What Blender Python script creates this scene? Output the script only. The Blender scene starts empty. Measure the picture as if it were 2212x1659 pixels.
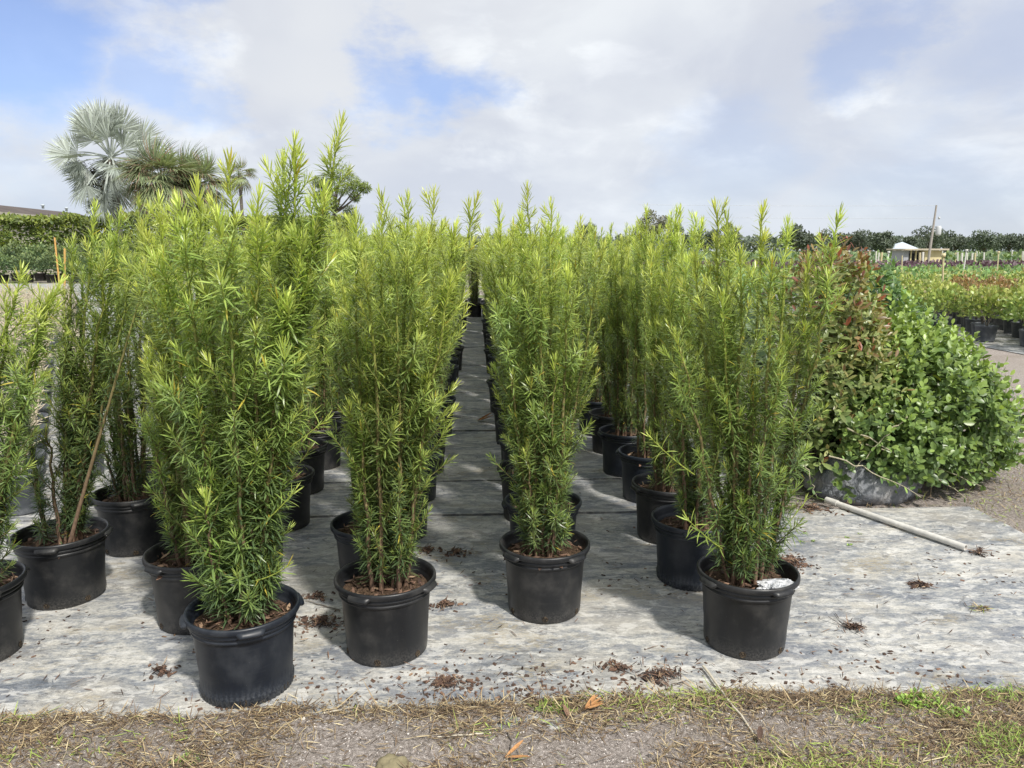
import bpy, math, random
import numpy as np
from mathutils import Vector, Euler, noise as mnoise
R = math.radians
rng = np.random.default_rng(7)
random.seed(7)
scene = bpy.context.scene
col = scene.collection

# ------------------------------------------------------------------ camera
H = 1.7
PITCH = math.atan(288.5 / 1637.0)
YAW = -R(2.618)
cam_d = bpy.data.cameras.new('camera')
cam_d.sensor_fit = 'HORIZONTAL'; cam_d.sensor_width = 36.0
cam_d.lens = 36.0 * 1637.0 / 2212.0
cam_d.clip_start = 0.05; cam_d.clip_end = 3000
cam = bpy.data.objects.new('camera', cam_d); col.objects.link(cam)
cam.location = (0, 0, H); cam.rotation_euler = (math.pi / 2 - PITCH, 0, YAW)
scene.camera = cam
scene.render.resolution_x = 1024; scene.render.resolution_y = 768
scene.view_settings.view_transform = 'Standard'
scene.view_settings.look = 'None'
scene.view_settings.gamma = 1
scene.view_settings.use_curve_mapping = False
scene.view_settings.exposure = 0.33

# ------------------------------------------------------------------ sun
SUN_EL = R(50)
SAZ = (0.50, -0.866)                     # horizontal direction towards the sun: behind the camera, to the right
sd = Vector((SAZ[0] * math.cos(SUN_EL), SAZ[1] * math.cos(SUN_EL), math.sin(SUN_EL)))
sun_d = bpy.data.lights.new('sun', 'SUN')
sun_d.energy = 3.7; sun_d.angle = R(4); sun_d.color = (1.0, 0.955, 0.88)
sun = bpy.data.objects.new('sun', sun_d); col.objects.link(sun)
sun.rotation_euler = sd.to_track_quat('Z', 'Y').to_euler(); sun.location = (4, -6, 12)

def ray(x, y):                            # direction of a point of the 2212-pixel wide photograph
    u = (x - 1106) / 1637.0; v = (829.5 - y) / 1637.0
    d = (u, math.cos(PITCH) + v * math.sin(PITCH), -math.sin(PITCH) + v * math.cos(PITCH))
    c, s = math.cos(YAW), math.sin(YAW)
    return Vector((d[0] * c - d[1] * s, d[0] * s + d[1] * c, d[2]))   # yaw applied about z
def at(x, y, Y):
    d = ray(x, y); return Vector((0, 0, H)) + d * (Y / d.y)
def gp(x, y, z=0.0):
    d = ray(x, y); return Vector((0, 0, H)) + d * ((z - H) / d.z)

# ------------------------------------------------------------------ node helpers
class NT:
    def __init__(s, tree):
        s.t = tree; s.t.nodes.clear()
    def n(s, typ, **kw):
        nd = s.t.nodes.new(typ)
        for k, v in kw.items():
            if k == 'i':
                for kk, vv in v.items():
                    if isinstance(vv, bpy.types.NodeSocket): s.t.links.new(vv, nd.inputs[kk])
                    else: nd.inputs[kk].default_value = vv
            else: setattr(nd, k, v)
        return nd
    def l(s, a, b): s.t.links.new(a, b)
    def math(s, op, a, b=0.0, clamp=False):
        nd = s.n('ShaderNodeMath', operation=op, use_clamp=clamp)
        for i, v in enumerate((a, b)):
            if isinstance(v, bpy.types.NodeSocket): s.l(v, nd.inputs[i])
            else: nd.inputs[i].default_value = v
        return nd.outputs[0]
    def mix(s, f, a, b, bt='MIX'):
        nd = s.n('ShaderNodeMix', data_type='RGBA', blend_type=bt)
        for i, v in ((0, f), (6, a), (7, b)):
            if isinstance(v, bpy.types.NodeSocket): s.l(v, nd.inputs[i])
            else: nd.inputs[i].default_value = v if i == 0 else (*v, 1)[:4]
        return nd.outputs[2]
    def noise(s, vec, scale, detail=4, rough=.55, dist=0.0):
        nd = s.n('ShaderNodeTexNoise'); s.l(vec, nd.inputs['Vector'])
        nd.inputs['Scale'].default_value = scale; nd.inputs['Detail'].default_value = detail
        nd.inputs['Roughness'].default_value = rough; nd.inputs['Distortion'].default_value = dist
        return nd.outputs['Fac']
    def ramp(s, fac, stops):
        nd = s.n('ShaderNodeValToRGB'); s.l(fac, nd.inputs[0]); e = nd.color_ramp.elements
        while len(e) > 1: e.remove(e[-1])
        e[0].position = stops[0][0]; e[0].color = (*stops[0][1], 1)
        for p, c in stops[1:]:
            x = e.new(p); x.color = (*c, 1)
        return nd.outputs[0]
    def remap(s, v, a, b, c=0.0, d=1.0, smooth=True):
        nd = s.n('ShaderNodeMapRange', interpolation_type='SMOOTHSTEP' if smooth else 'LINEAR')
        s.l(v, nd.inputs[0])
        for i, x in enumerate((a, b, c, d)): nd.inputs[i + 1].default_value = x
        return nd.outputs[0]
    def mapping(s, vec, scale=(1, 1, 1), rot=(0, 0, 0), loc=(0, 0, 0)):
        nd = s.n('ShaderNodeMapping'); s.l(vec, nd.inputs[0])
        nd.inputs['Scale'].default_value = scale; nd.inputs['Rotation'].default_value = rot
        nd.inputs['Location'].default_value = loc
        return nd.outputs[0]

# ------------------------------------------------------------------ sky
w = bpy.data.worlds.new('World'); scene.world = w; w.use_nodes = True
t = NT(w.node_tree)
sky = t.n('ShaderNodeTexSky', sky_type='NISHITA', sun_disc=False)
sky.sun_elevation = SUN_EL
sky.sun_rotation = math.atan2(SAZ[0], SAZ[1])
sky.air_density = 1.0; sky.dust_density = 1.2; sky.ozone_density = 1.5
tc = t.n('ShaderNodeTexCoord').outputs['Generated']
sep = t.n('ShaderNodeSeparateXYZ', i={0: tc})
zz = t.math('ADD', t.math('MAXIMUM', sep.outputs[2], 0.0), 0.42)
plane = t.n('ShaderNodeCombineXYZ', i={0: t.math('DIVIDE', sep.outputs[0], zz), 1: t.math('DIVIDE', sep.outputs[1], zz), 2: 0.0}).outputs[0]
ball = t.mapping(tc, (1, 1, 1.9), loc=(.3, 1.7, .2))
n1 = t.noise(plane, 1.3, 7, .5, .2)
n2 = t.noise(t.mapping(plane, loc=(7.3, 2.1, 0)), .9, 4, .5)
n3 = t.noise(ball, 2.6, 9, .56, .35)
n4 = t.noise(t.mapping(ball, loc=(5, 2, 1)), 6.0, 8, .58, .3)
# gaps of open sky, at their own directions, edges broken by noise
vw = t.n('ShaderNodeVectorMath', operation='SCALE', i={0: t.n('ShaderNodeVectorMath', operation='SUBTRACT', i={0: t.n('ShaderNodeTexNoise', i={'Vector': ball, 'Scale': 4.2, 'Detail': 8.0, 'Roughness': .6}).outputs['Color'], 1: (.5, .5, .5)}).outputs[0], 'Scale': 0.34}).outputs[0]
wdir = t.n('ShaderNodeVectorMath', operation='ADD', i={0: tc, 1: vw}).outputs[0]
gap = None
for (px, py, rr, amt) in ((30, 20, .12, 1.0), (200, 80, .06, .5), (370, 150, .07, .75), (480, 205, .045, .45), (840, 205, .06, .75), (930, 205, .07, .9), (1010, 190, .05, .6),
                          (1905, 80, .06, .5), (2210, 30, .10, .3), (1560, 400, .10, .28), (60, 405, .06, .25), (1420, 395, .06, .25), (2000, 490, .12, .3)):
    d = ray(px, py).normalized()
    dist = t.n('ShaderNodeVectorMath', operation='DISTANCE', i={0: wdir, 1: tuple(d)}).outputs['Value']
    g = t.remap(dist, rr * 1.4, rr * .4, 0.0, amt * .85)
    gap = g if gap is None else t.math('MAXIMUM', gap, g)
gap = t.math('MAXIMUM', gap, t.math('MULTIPLY', t.remap(n1, .36, .24, 0, 1), .25))
skyc = t.mix(1.0, sky.outputs[0], (0.085, 0.085, 0.085), 'MULTIPLY')
skyb = t.mix(1.0, skyc, (1.06, 1.20, 1.62), 'MULTIPLY')
cl = t.mix(t.remap(n2, .35, .62), (.53, .565, .64), (.64, .66, .69))
cl = t.mix(t.math('MULTIPLY', t.remap(n3, .45, .62), .75), cl, (.70, .73, .76))
cl = t.mix(t.math('MULTIPLY', t.math('MULTIPLY', t.remap(n4, .48, .64), t.remap(n3, .42, .56)), .6), cl, (.84, .87, .89))
cl = t.mix(t.math('MULTIPLY', t.remap(n1, .52, .36), .5), cl, (.46, .49, .575))
cl = t.mix(t.remap(sep.outputs[2], .20, .0, 0, .45), cl, (.53, .585, .675))
veil = t.mix(t.math('MULTIPLY', gap, .92), cl, skyb)
bg = t.n('ShaderNodeBackground', i={'Color': veil, 'Strength': 1.0})
t.l(bg.outputs[0], t.n('ShaderNodeOutputWorld').inputs[0])

# ------------------------------------------------------------------ mesh builder
class MB:
    def __init__(s): s.v = []; s.c = []; s.q = []; s.t = []; s.n = 0
    def add(s, v, q=None, t=None, c=None):
        v = np.asarray(v, float).reshape(-1, 3); k = len(v)
        s.v.append(v)
        if c is None: c = np.zeros((k, 3))
        c = np.broadcast_to(np.asarray(c, float), (k, 3)); s.c.append(c)
        if q is not None and len(q): s.q.append(np.asarray(q, int).reshape(-1, 4) + s.n)
        if t is not None and len(t): s.t.append(np.asarray(t, int).reshape(-1, 3) + s.n)
        s.n += k
    def mesh(s, name, mat, smooth=True):
        v = np.concatenate(s.v); c = np.concatenate(s.c)
        q = np.concatenate(s.q) if s.q else np.zeros((0, 4), int)
        tr = np.concatenate(s.t) if s.t else np.zeros((0, 3), int)
        me = bpy.data.meshes.new(name)
        me.vertices.add(len(v)); me.vertices.foreach_set('co', v.ravel())
        me.loops.add(q.size + tr.size)
        me.loops.foreach_set('vertex_index', np.concatenate([q.ravel(), tr.ravel()]))
        me.polygons.add(len(q) + len(tr))
        st = np.concatenate([np.arange(len(q)) * 4, q.size + np.arange(len(tr)) * 3])
        me.polygons.foreach_set('loop_start', st)
        me.polygons.foreach_set('use_smooth', np.full(len(st), smooth))
        a = me.attributes.new('tint', 'FLOAT_COLOR', 'POINT')
        a.data.foreach_set('color', np.concatenate([c, np.ones((len(c), 1))], 1).ravel())
        me.update(calc_edges=True); me.validate()
        me.materials.append(mat)
        return me
    # --- shapes
    def leaf(s, P, D, U, L, W, curve, tint):
        """narrow leaves: P base, D direction, U upper side, L length, W width, curve>0 bends to U"""
        n = len(P)
        D = nz(D); S = nz(np.cross(D, U)); U = np.cross(S, D)
        vs = []; cs = []
        for k, (a, wd) in enumerate(((0, .3), (.33, 1.0), (.72, .82))):
            c = P + D * (L * a)[:, None] + U * (L * curve * a * a)[:, None]
            h = S * (W * wd * .5)[:, None]
            vs += [c - h, c + h]
            cs += [np.column_stack([tint[:, 0], tint[:, 1], np.full(n, a)])] * 2
        vs.append(P + D * L[:, None] + U * (L * curve)[:, None])
        cs.append(np.column_stack([tint[:, 0], tint[:, 1], np.full(n, 1.0)]))
        v = np.stack(vs, 1); c = np.stack(cs, 1)
        b = (np.arange(n) * 7)[:, None]
        q = np.concatenate([b + [0, 1, 3, 2], b + [2, 3, 5, 4]]); tr = b + [4, 5, 6]
        s.add(v, q, tr, c.reshape(-1, 3))
    def broad(s, P, D, U, L, W, curve, tint, fold=.25):
        n = len(P)
        D = nz(D); S = nz(np.cross(D, U)); U = np.cross(S, D)
        def cen(a): return P + D * (L * a)[:, None] + U * (L * curve * a * a)[:, None]
        vs = [cen(0)]
        for a, wd in ((.28, .8), (.62, 1.0), (.88, .55)):
            h = S * (W * wd * .5)[:, None]; c = cen(a); u = U * (W * wd * fold * .5)[:, None]
            vs += [c - h + u, c, c + h + u]
        vs.append(cen(1.0))
        v = np.stack(vs, 1)
        c = np.repeat(np.column_stack([tint[:, 0], tint[:, 1], np.zeros(n)])[:, None], 11, 1)
        c[:, :, 2] = np.array([0, .28, .28, .28, .62, .62, .62, .88, .88, .88, 1.0])
        b = (np.arange(n) * 11)[:, None]
        q = np.concatenate([b + x for x in ([1, 2, 5, 4], [2, 3, 6, 5], [4, 5, 8, 7], [5, 6, 9, 8])])
        tr = np.concatenate([b + x for x in ([0, 2, 1], [0, 3, 2], [7, 8, 10], [8, 9, 10])])
        s.add(v, q, tr, c.reshape(-1, 3))
    def tube(s, pts, rad, sides=5, tint=None, cap=False):
        pts = np.asarray(pts, float); m = len(pts)
        rad = np.broadcast_to(rad, (m,))
        T = np.gradient(pts, axis=0); T = nz(T)
        ref = np.array([0, 0, 1.0]) if abs(T[0, 2]) < .9 else np.array([1.0, 0, 0])
        A = nz(np.cross(T, ref)); B = np.cross(T, A)
        th = np.linspace(0, 2 * np.pi, sides, endpoint=False)
        ring = pts[:, None] + rad[:, None, None] * (np.cos(th)[None, :, None] * A[:, None] + np.sin(th)[None, :, None] * B[:, None])
        i = np.arange(m - 1)[:, None] * sides; j = np.arange(sides)[None]; j2 = (j + 1) % sides
        q = np.stack([i + j, i + j2, i + sides + j2, i + sides + j], -1).reshape(-1, 4)
        c = np.zeros((m, sides, 3))
        if tint is not None: c[:] = np.asarray(tint, float).reshape(-1, 1, 3) if np.ndim(tint) > 1 else np.asarray(tint)
        s.add(ring, q, None, c.reshape(-1, 3))
        if cap:
            for e, o in ((0, 0), (m - 1, (m - 1) * sides)):
                s.add(np.vstack([ring[e], pts[e]]), None, [[k, (k + 1) % sides, sides] if e else [(k + 1) % sides, k, sides] for k in range(sides)], c[e, 0])
    def lathe(s, prof, sides=40, cx=0, cy=0, tint=(0, 0, 0), flute=0, fz=0, fn=26):
        prof = np.asarray(prof, float); th = np.linspace(0, 2 * np.pi, sides, endpoint=False)
        r = prof[:, 0][:, None] + 0 * th[None]
        if flute: r = r * (1 + np.where(prof[:, 1][:, None] < fz, flute * np.abs(np.sin(th * fn / 2))[None], 0))
        v = np.stack([cx + r * np.cos(th), cy + r * np.sin(th), prof[:, 1][:, None] + 0 * th], -1)
        m = len(prof); i = np.arange(m - 1)[:, None] * sides; j = np.arange(sides)[None]; j2 = (j + 1) % sides
        q = np.stack([i + j, i + j2, i + sides + j2, i + sides + j], -1).reshape(-1, 4)
        s.add(v, q, None, tint)
    def box(s, c, d, rot=0.0, tint=(0, 0, 0)):
        x, y, z = [k / 2 for k in d]
        v = np.array([[a * x, b * y, e * z] for a in (-1, 1) for b in (-1, 1) for e in (-1, 1)], float)
        cr, sr = math.cos(rot), math.sin(rot)
        v = np.column_stack([v[:, 0] * cr - v[:, 1] * sr, v[:, 0] * sr + v[:, 1] * cr, v[:, 2]]) + np.array(c)
        s.add(v, [[0, 1, 3, 2], [4, 6, 7, 5], [0, 4, 5, 1], [2, 3, 7, 6], [0, 2, 6, 4], [1, 5, 7, 3]], None, tint)
def nz(a): return a / np.maximum(np.linalg.norm(a, axis=-1, keepdims=True), 1e-9)
def rdir(n):
    return nz(rng.normal(size=(n, 3)))

def link(name, me, parent=None, loc=None, rz=0.0, sc=None):
    o = bpy.data.objects.new(name, me); col.objects.link(o)
    if parent: o.parent = parent
    if loc is not None: o.location = loc
    if rz: o.rotation_euler = (0, 0, rz)
    if sc is not None: o.scale = (sc,) * 3 if not hasattr(sc, '__len__') else sc
    return o
def tag(o, label, cat, group=None):
    o['label'] = label; o['category'] = cat
    if group: o['group'] = group
    return o
def struct(o): o['kind'] = 'structure'; return o
def stuff(o): o['kind'] = 'stuff'; return o
def empty(name, loc, rz=0.0):
    o = link(name, None, None, loc, rz); o.empty_display_size = .1
    return o

# ------------------------------------------------------------------ materials
def mat(name):
    m = bpy.data.materials.new(name); m.use_nodes = True; return m, NT(m.node_tree)
def finish(t, color, rough=.6, bump=None, bstr=.3, bdist=.01, spec=.5, trans=0.0, tcolor=None, metal=0.0, coat=0.0):
    p = t.n('ShaderNodeBsdfPrincipled')
    for k, v in (('Base Color', color), ('Roughness', rough), ('Specular IOR Level', spec), ('Metallic', metal), ('Coat Weight', coat)):
        if isinstance(v, bpy.types.NodeSocket): t.l(v, p.inputs[k])
        else: p.inputs[k].default_value = (*v, 1) if k == 'Base Color' else v
    if bump is not None:
        b = t.n('ShaderNodeBump', i={'Height': bump, 'Strength': bstr, 'Distance': bdist}); t.l(b.outputs[0], p.inputs['Normal'])
    out = t.n('ShaderNodeOutputMaterial'); s = p.outputs[0]
    if trans:
        tr = t.n('ShaderNodeBsdfTranslucent')
        if tcolor is None: tcolor = color
        if isinstance(tcolor, bpy.types.NodeSocket): t.l(tcolor, tr.inputs[0])
        else: tr.inputs[0].default_value = (*tcolor, 1)
        mx = t.n('ShaderNodeMixShader', i={0: trans, 1: s, 2: tr.outputs[0]}); s = mx.outputs[0]
    t.l(s, out.inputs[0])

def leaf_mat(name, old, mid, young, dead=None, rough=.42, trans=.28, spec=.5, deadp=.985):
    m, t = mat(name)
    at_ = t.n('ShaderNodeAttribute', attribute_name='tint'); sp = t.n('ShaderNodeSeparateColor', i={0: at_.outputs['Color']})
    c = t.ramp(sp.outputs[0], [(0, old), (.5, mid), (1, young)])
    v = t.remap(sp.outputs[1], 0, 1, .62, 1.38, False)
    c = t.mix(1.0, c, t.n('ShaderNodeCombineColor', i={0: v, 1: v, 2: v}).outputs[0], 'MULTIPLY')
    oi = t.n('ShaderNodeObjectInfo').outputs['Random']
    hv = t.n('ShaderNodeHueSaturation', i={'Hue': t.remap(oi, 0, 1, .488, .507, False), 'Value': t.remap(oi, 0, 1, .9, 1.12, False), 'Saturation': .93, 'Color': c})
    c = hv.outputs[0]
    if dead is not None:
        c = t.mix(t.remap(sp.outputs[1], deadp, deadp + .004), c, dead)
    tcol = t.mix(1.0, c, (1.45, 1.45, .8), 'MULTIPLY')
    finish(t, c, rough, trans=trans, tcolor=tcol, spec=spec)
    return m
M = {}
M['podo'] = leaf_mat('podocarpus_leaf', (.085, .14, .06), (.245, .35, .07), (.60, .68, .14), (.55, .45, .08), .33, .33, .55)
M['ficus'] = leaf_mat('round_leaf', (.07, .13, .062), (.15, .26, .075), (.34, .50, .09), (.40, .42, .08), .36, .24, .5, .996)
M['redtip'] = leaf_mat('pointed_leaf', (.13, .19, .06), (.25, .30, .09), (.24, .07, .045), (.32, .10, .05), .36, .25)
M['cocoplum'] = leaf_mat('cocoplum_leaf', (.11, .20, .05), (.27, .36, .08), (.52, .52, .15), (.5, .45, .3), .38, .25)
M['copper'] = leaf_mat('coppery_leaf', (.12, .19, .05), (.26, .25, .09), (.42, .24, .11), None, .38, .25)
M['field'] = leaf_mat('field_leaf', (.06, .14, .045), (.12, .24, .055), (.24, .36, .08), None, .5, .2)
M['purple'] = leaf_mat('purple_leaf', (.05, .028, .04), (.09, .04, .06), (.17, .10, .12), None, .5, .15)
M['oak'] = leaf_mat('oak_leaf', (.07, .095, .075), (.11, .14, .10), (.17, .20, .13), None, .8, .12)
M['oak_pale'] = leaf_mat('pale_oak_leaf', (.12, .13, .09), (.20, .20, .14), (.28, .28, .19), None, .7, .1)
M['hedge'] = leaf_mat('hedge_leaf', (.04, .085, .022), (.10, .17, .03), (.27, .34, .04), None, .5, .2)
M['shrub'] = leaf_mat('shrub_leaf', (.06, .11, .06), (.11, .18, .08), (.24, .31, .10), None, .5, .15)
M['silver'] = leaf_mat('silver_frond', (.15, .18, .15), (.29, .33, .29), (.50, .55, .51), None, .5, .12)
M['sabal'] = leaf_mat('sabal_frond', (.13, .18, .09), (.22, .28, .13), (.33, .39, .19), (.30, .22, .15), .5, .15, deadp=.78)
M['pine'] = leaf_mat('pine_needle', (.07, .12, .02), (.16, .23, .03), (.31, .37, .05), None, .6, .15)
M['weed'] = leaf_mat('weed_leaf', (.10, .22, .03), (.19, .34, .04), (.38, .52, .09), None, .5, .25)

def bark_mat(name, low, mid, high, rough=.75):
    m, t = mat(name)
    sp = t.n('ShaderNodeSeparateColor', i={0: t.n('ShaderNodeAttribute', attribute_name='tint').outputs['Color']})
    c = t.ramp(sp.outputs[0], [(0, low), (.45, mid), (.8, high)])
    po = t.n('ShaderNodeNewGeometry').outputs['Position']
    nn = t.noise(t.mapping(po, (1, 1, .25)), 160, 3)
    c = t.mix(1.0, c, t.ramp(nn, [(.3, (.6, .6, .6)), (.7, (1.25, 1.25, 1.25))]), 'MULTIPLY')
    finish(t, c, rough, nn, .5, .002)
    return m
M['stem'] = bark_mat('podocarpus_stem', (.20, .125, .085), (.22, .19, .07), (.30, .36, .06))
M['bark'] = bark_mat('grey_bark', (.13, .11, .09), (.15, .13, .11), (.17, .15, .12))
M['palewood'] = bark_mat('pale_dry_twig', (.42, .34, .24), (.56, .47, .34), (.68, .60, .46))
M['twig'] = bark_mat('trailing_stem', (.25, .20, .13), (.42, .38, .27), (.45, .42, .25))

def chip_mat(name, stops, rough=.85):
    m, t = mat(name)
    sp = t.n('ShaderNodeSeparateColor', i={0: t.n('ShaderNodeAttribute', attribute_name='tint').outputs['Color']})
    c = t.ramp(sp.outputs[0], stops)
    po = t.n('ShaderNodeNewGeometry').outputs['Position']
    nn = t.noise(po, 220, 2)
    c = t.mix(1.0, c, t.ramp(nn, [(.3, (.7, .7, .7)), (.7, (1.2, 1.2, 1.2))]), 'MULTIPLY')
    finish(t, c, rough, spec=.3); return m
M['chip'] = chip_mat('bark_chip', [(0, (.05, .035, .03)), (.4, (.12, .075, .055)), (.75, (.22, .13, .09)), (1, (.42, .30, .19))])
M['straw'] = chip_mat('dry_grass', [(0, (.09, .065, .045)), (.35, (.22, .15, .09)), (.62, (.46, .36, .20)), (.8, (.62, .53, .33)), (.86, (.28, .36, .08)), (1, (.36, .46, .10))])
M['orange'] = chip_mat('rusty_dry_leaf', [(0, (.30, .13, .05)), (1, (.52, .28, .12))])

# pot plastic
def pot_mat(name, base, dust, amt):
    m, t = mat(name)
    tcb = t.n('ShaderNodeTexCoord').outputs['Object']
    z = t.n('ShaderNodeSeparateXYZ', i={0: tcb}).outputs[2]
    oi = t.n('ShaderNodeObjectInfo').outputs['Random']
    off = t.n('ShaderNodeVectorMath', operation='ADD', i={0: tcb, 1: t.n('ShaderNodeCombineXYZ', i={0: t.math('MULTIPLY', oi, 31.0)}).outputs[0]}).outputs[0]
    nl = t.noise(off, 9, 5, .6); nf = t.noise(off, 130, 3, .7); st = t.noise(t.mapping(off, (4, 4, 60)), 2.0, 3, .6)
    f = t.math('MULTIPLY', t.remap(nl, .42, .75), amt)
    f = t.math('ADD', f, t.math('MULTIPLY', t.remap(z, .09, .0), t.math('MULTIPLY', t.remap(nf, .35, .65), .28)))
    f = t.math('ADD', f, t.math('MULTIPLY', t.remap(nf, .70, .74), .45), True)
    f = t.math('ADD', f, t.math('MULTIPLY', t.remap(st, .62, .74), .06), True)
    c = t.mix(f, base, dust)
    rg = t.math('ADD', t.remap(nl, .3, .7, .34, .5, False), t.math('MULTIPLY', f, .3))
    finish(t, c, rg, nl, .08, .004, spec=.45); return m
M['pot'] = pot_mat('black_pot_plastic', (.011, .012, .014), (.19, .18, .165), .17)
M['pot_blue'] = pot_mat('blue_black_pot_plastic', (.010, .014, .022), (.17, .18, .19), .14)
M['pot_dusty_sheen'] = pot_mat('dusty_sheen_pot_plastic', (.06, .068, .08), (.26, .27, .29), .45)  # base colour lifted to blue-grey for reflected light, dust noise on top
m, t = mat('drain_hole_dark'); po = t.n('ShaderNodeNewGeometry').outputs['Position']
finish(t, t.ramp(t.noise(po, 150, 4, .7), [(.44, (.006, .005, .004)), (.56, (.06, .042, .025)), (.70, (.20, .15, .09))]), .9); M['hole'] = m

def simple(name, colr, rough=.6, nscale=12, var=.25, spec=.4, bump=0.0, metal=0.0):
    m, t = mat(name); po = t.n('ShaderNodeNewGeometry').outputs['Position']
    nn = t.noise(po, nscale, 5, .6)
    c = t.mix(1.0, colr, t.ramp(nn, [(.25, (1 - var,) * 3), (.75, (1 + var,) * 3)]), 'MULTIPLY')
    finish(t, c, rough, nn if bump else None, bump, .01, spec=spec, metal=metal); M[name] = m; return m
simple('pvc', (.66, .64, .60), .45, 25, .18)
simple('pvc_yellow', (.62, .53, .32), .5, 9, .2)
simple('bamboo', (.62, .36, .11), .5, 9, .25)
simple('pole_wood', (.36, .33, .30), .8, 4, .2)
simple('shed_wall', (.62, .54, .32), .7, 1.5, .12)
simple('shed_grey', (.38, .39, .43), .7, 1.5, .12)
simple('shed_dark', (.05, .055, .08), .8, 1.5, .2)
simple('roof_beige', (.50, .44, .34), .7, 1.0, .15)
simple('roof_white', (.52, .58, .64), .6, .5, .08)
simple('house_wall', (.14, .08, .06), .8, 1, .3)
simple('roof_brown', (.10, .08, .07), .8, .8, .35)
simple('fascia', (.50, .46, .40), .7, .8, .15)
simple('wire', (.55, .58, .62), .5)
simple('metal_grey', (.55, .57, .58), .4, 5, .1)
simple('rock', (.23, .20, .12), .9, 14, .4, bump=.6)
simple('haulm', (.55, .50, .40), .8, 30, .3)
simple('lawn', (.20, .27, .05), .9, .6, .25)
simple('fruit', (.05, .045, .025), .8, 3, .4)
simple('pebble', (.62, .58, .52), .7, 30, .2)

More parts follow.
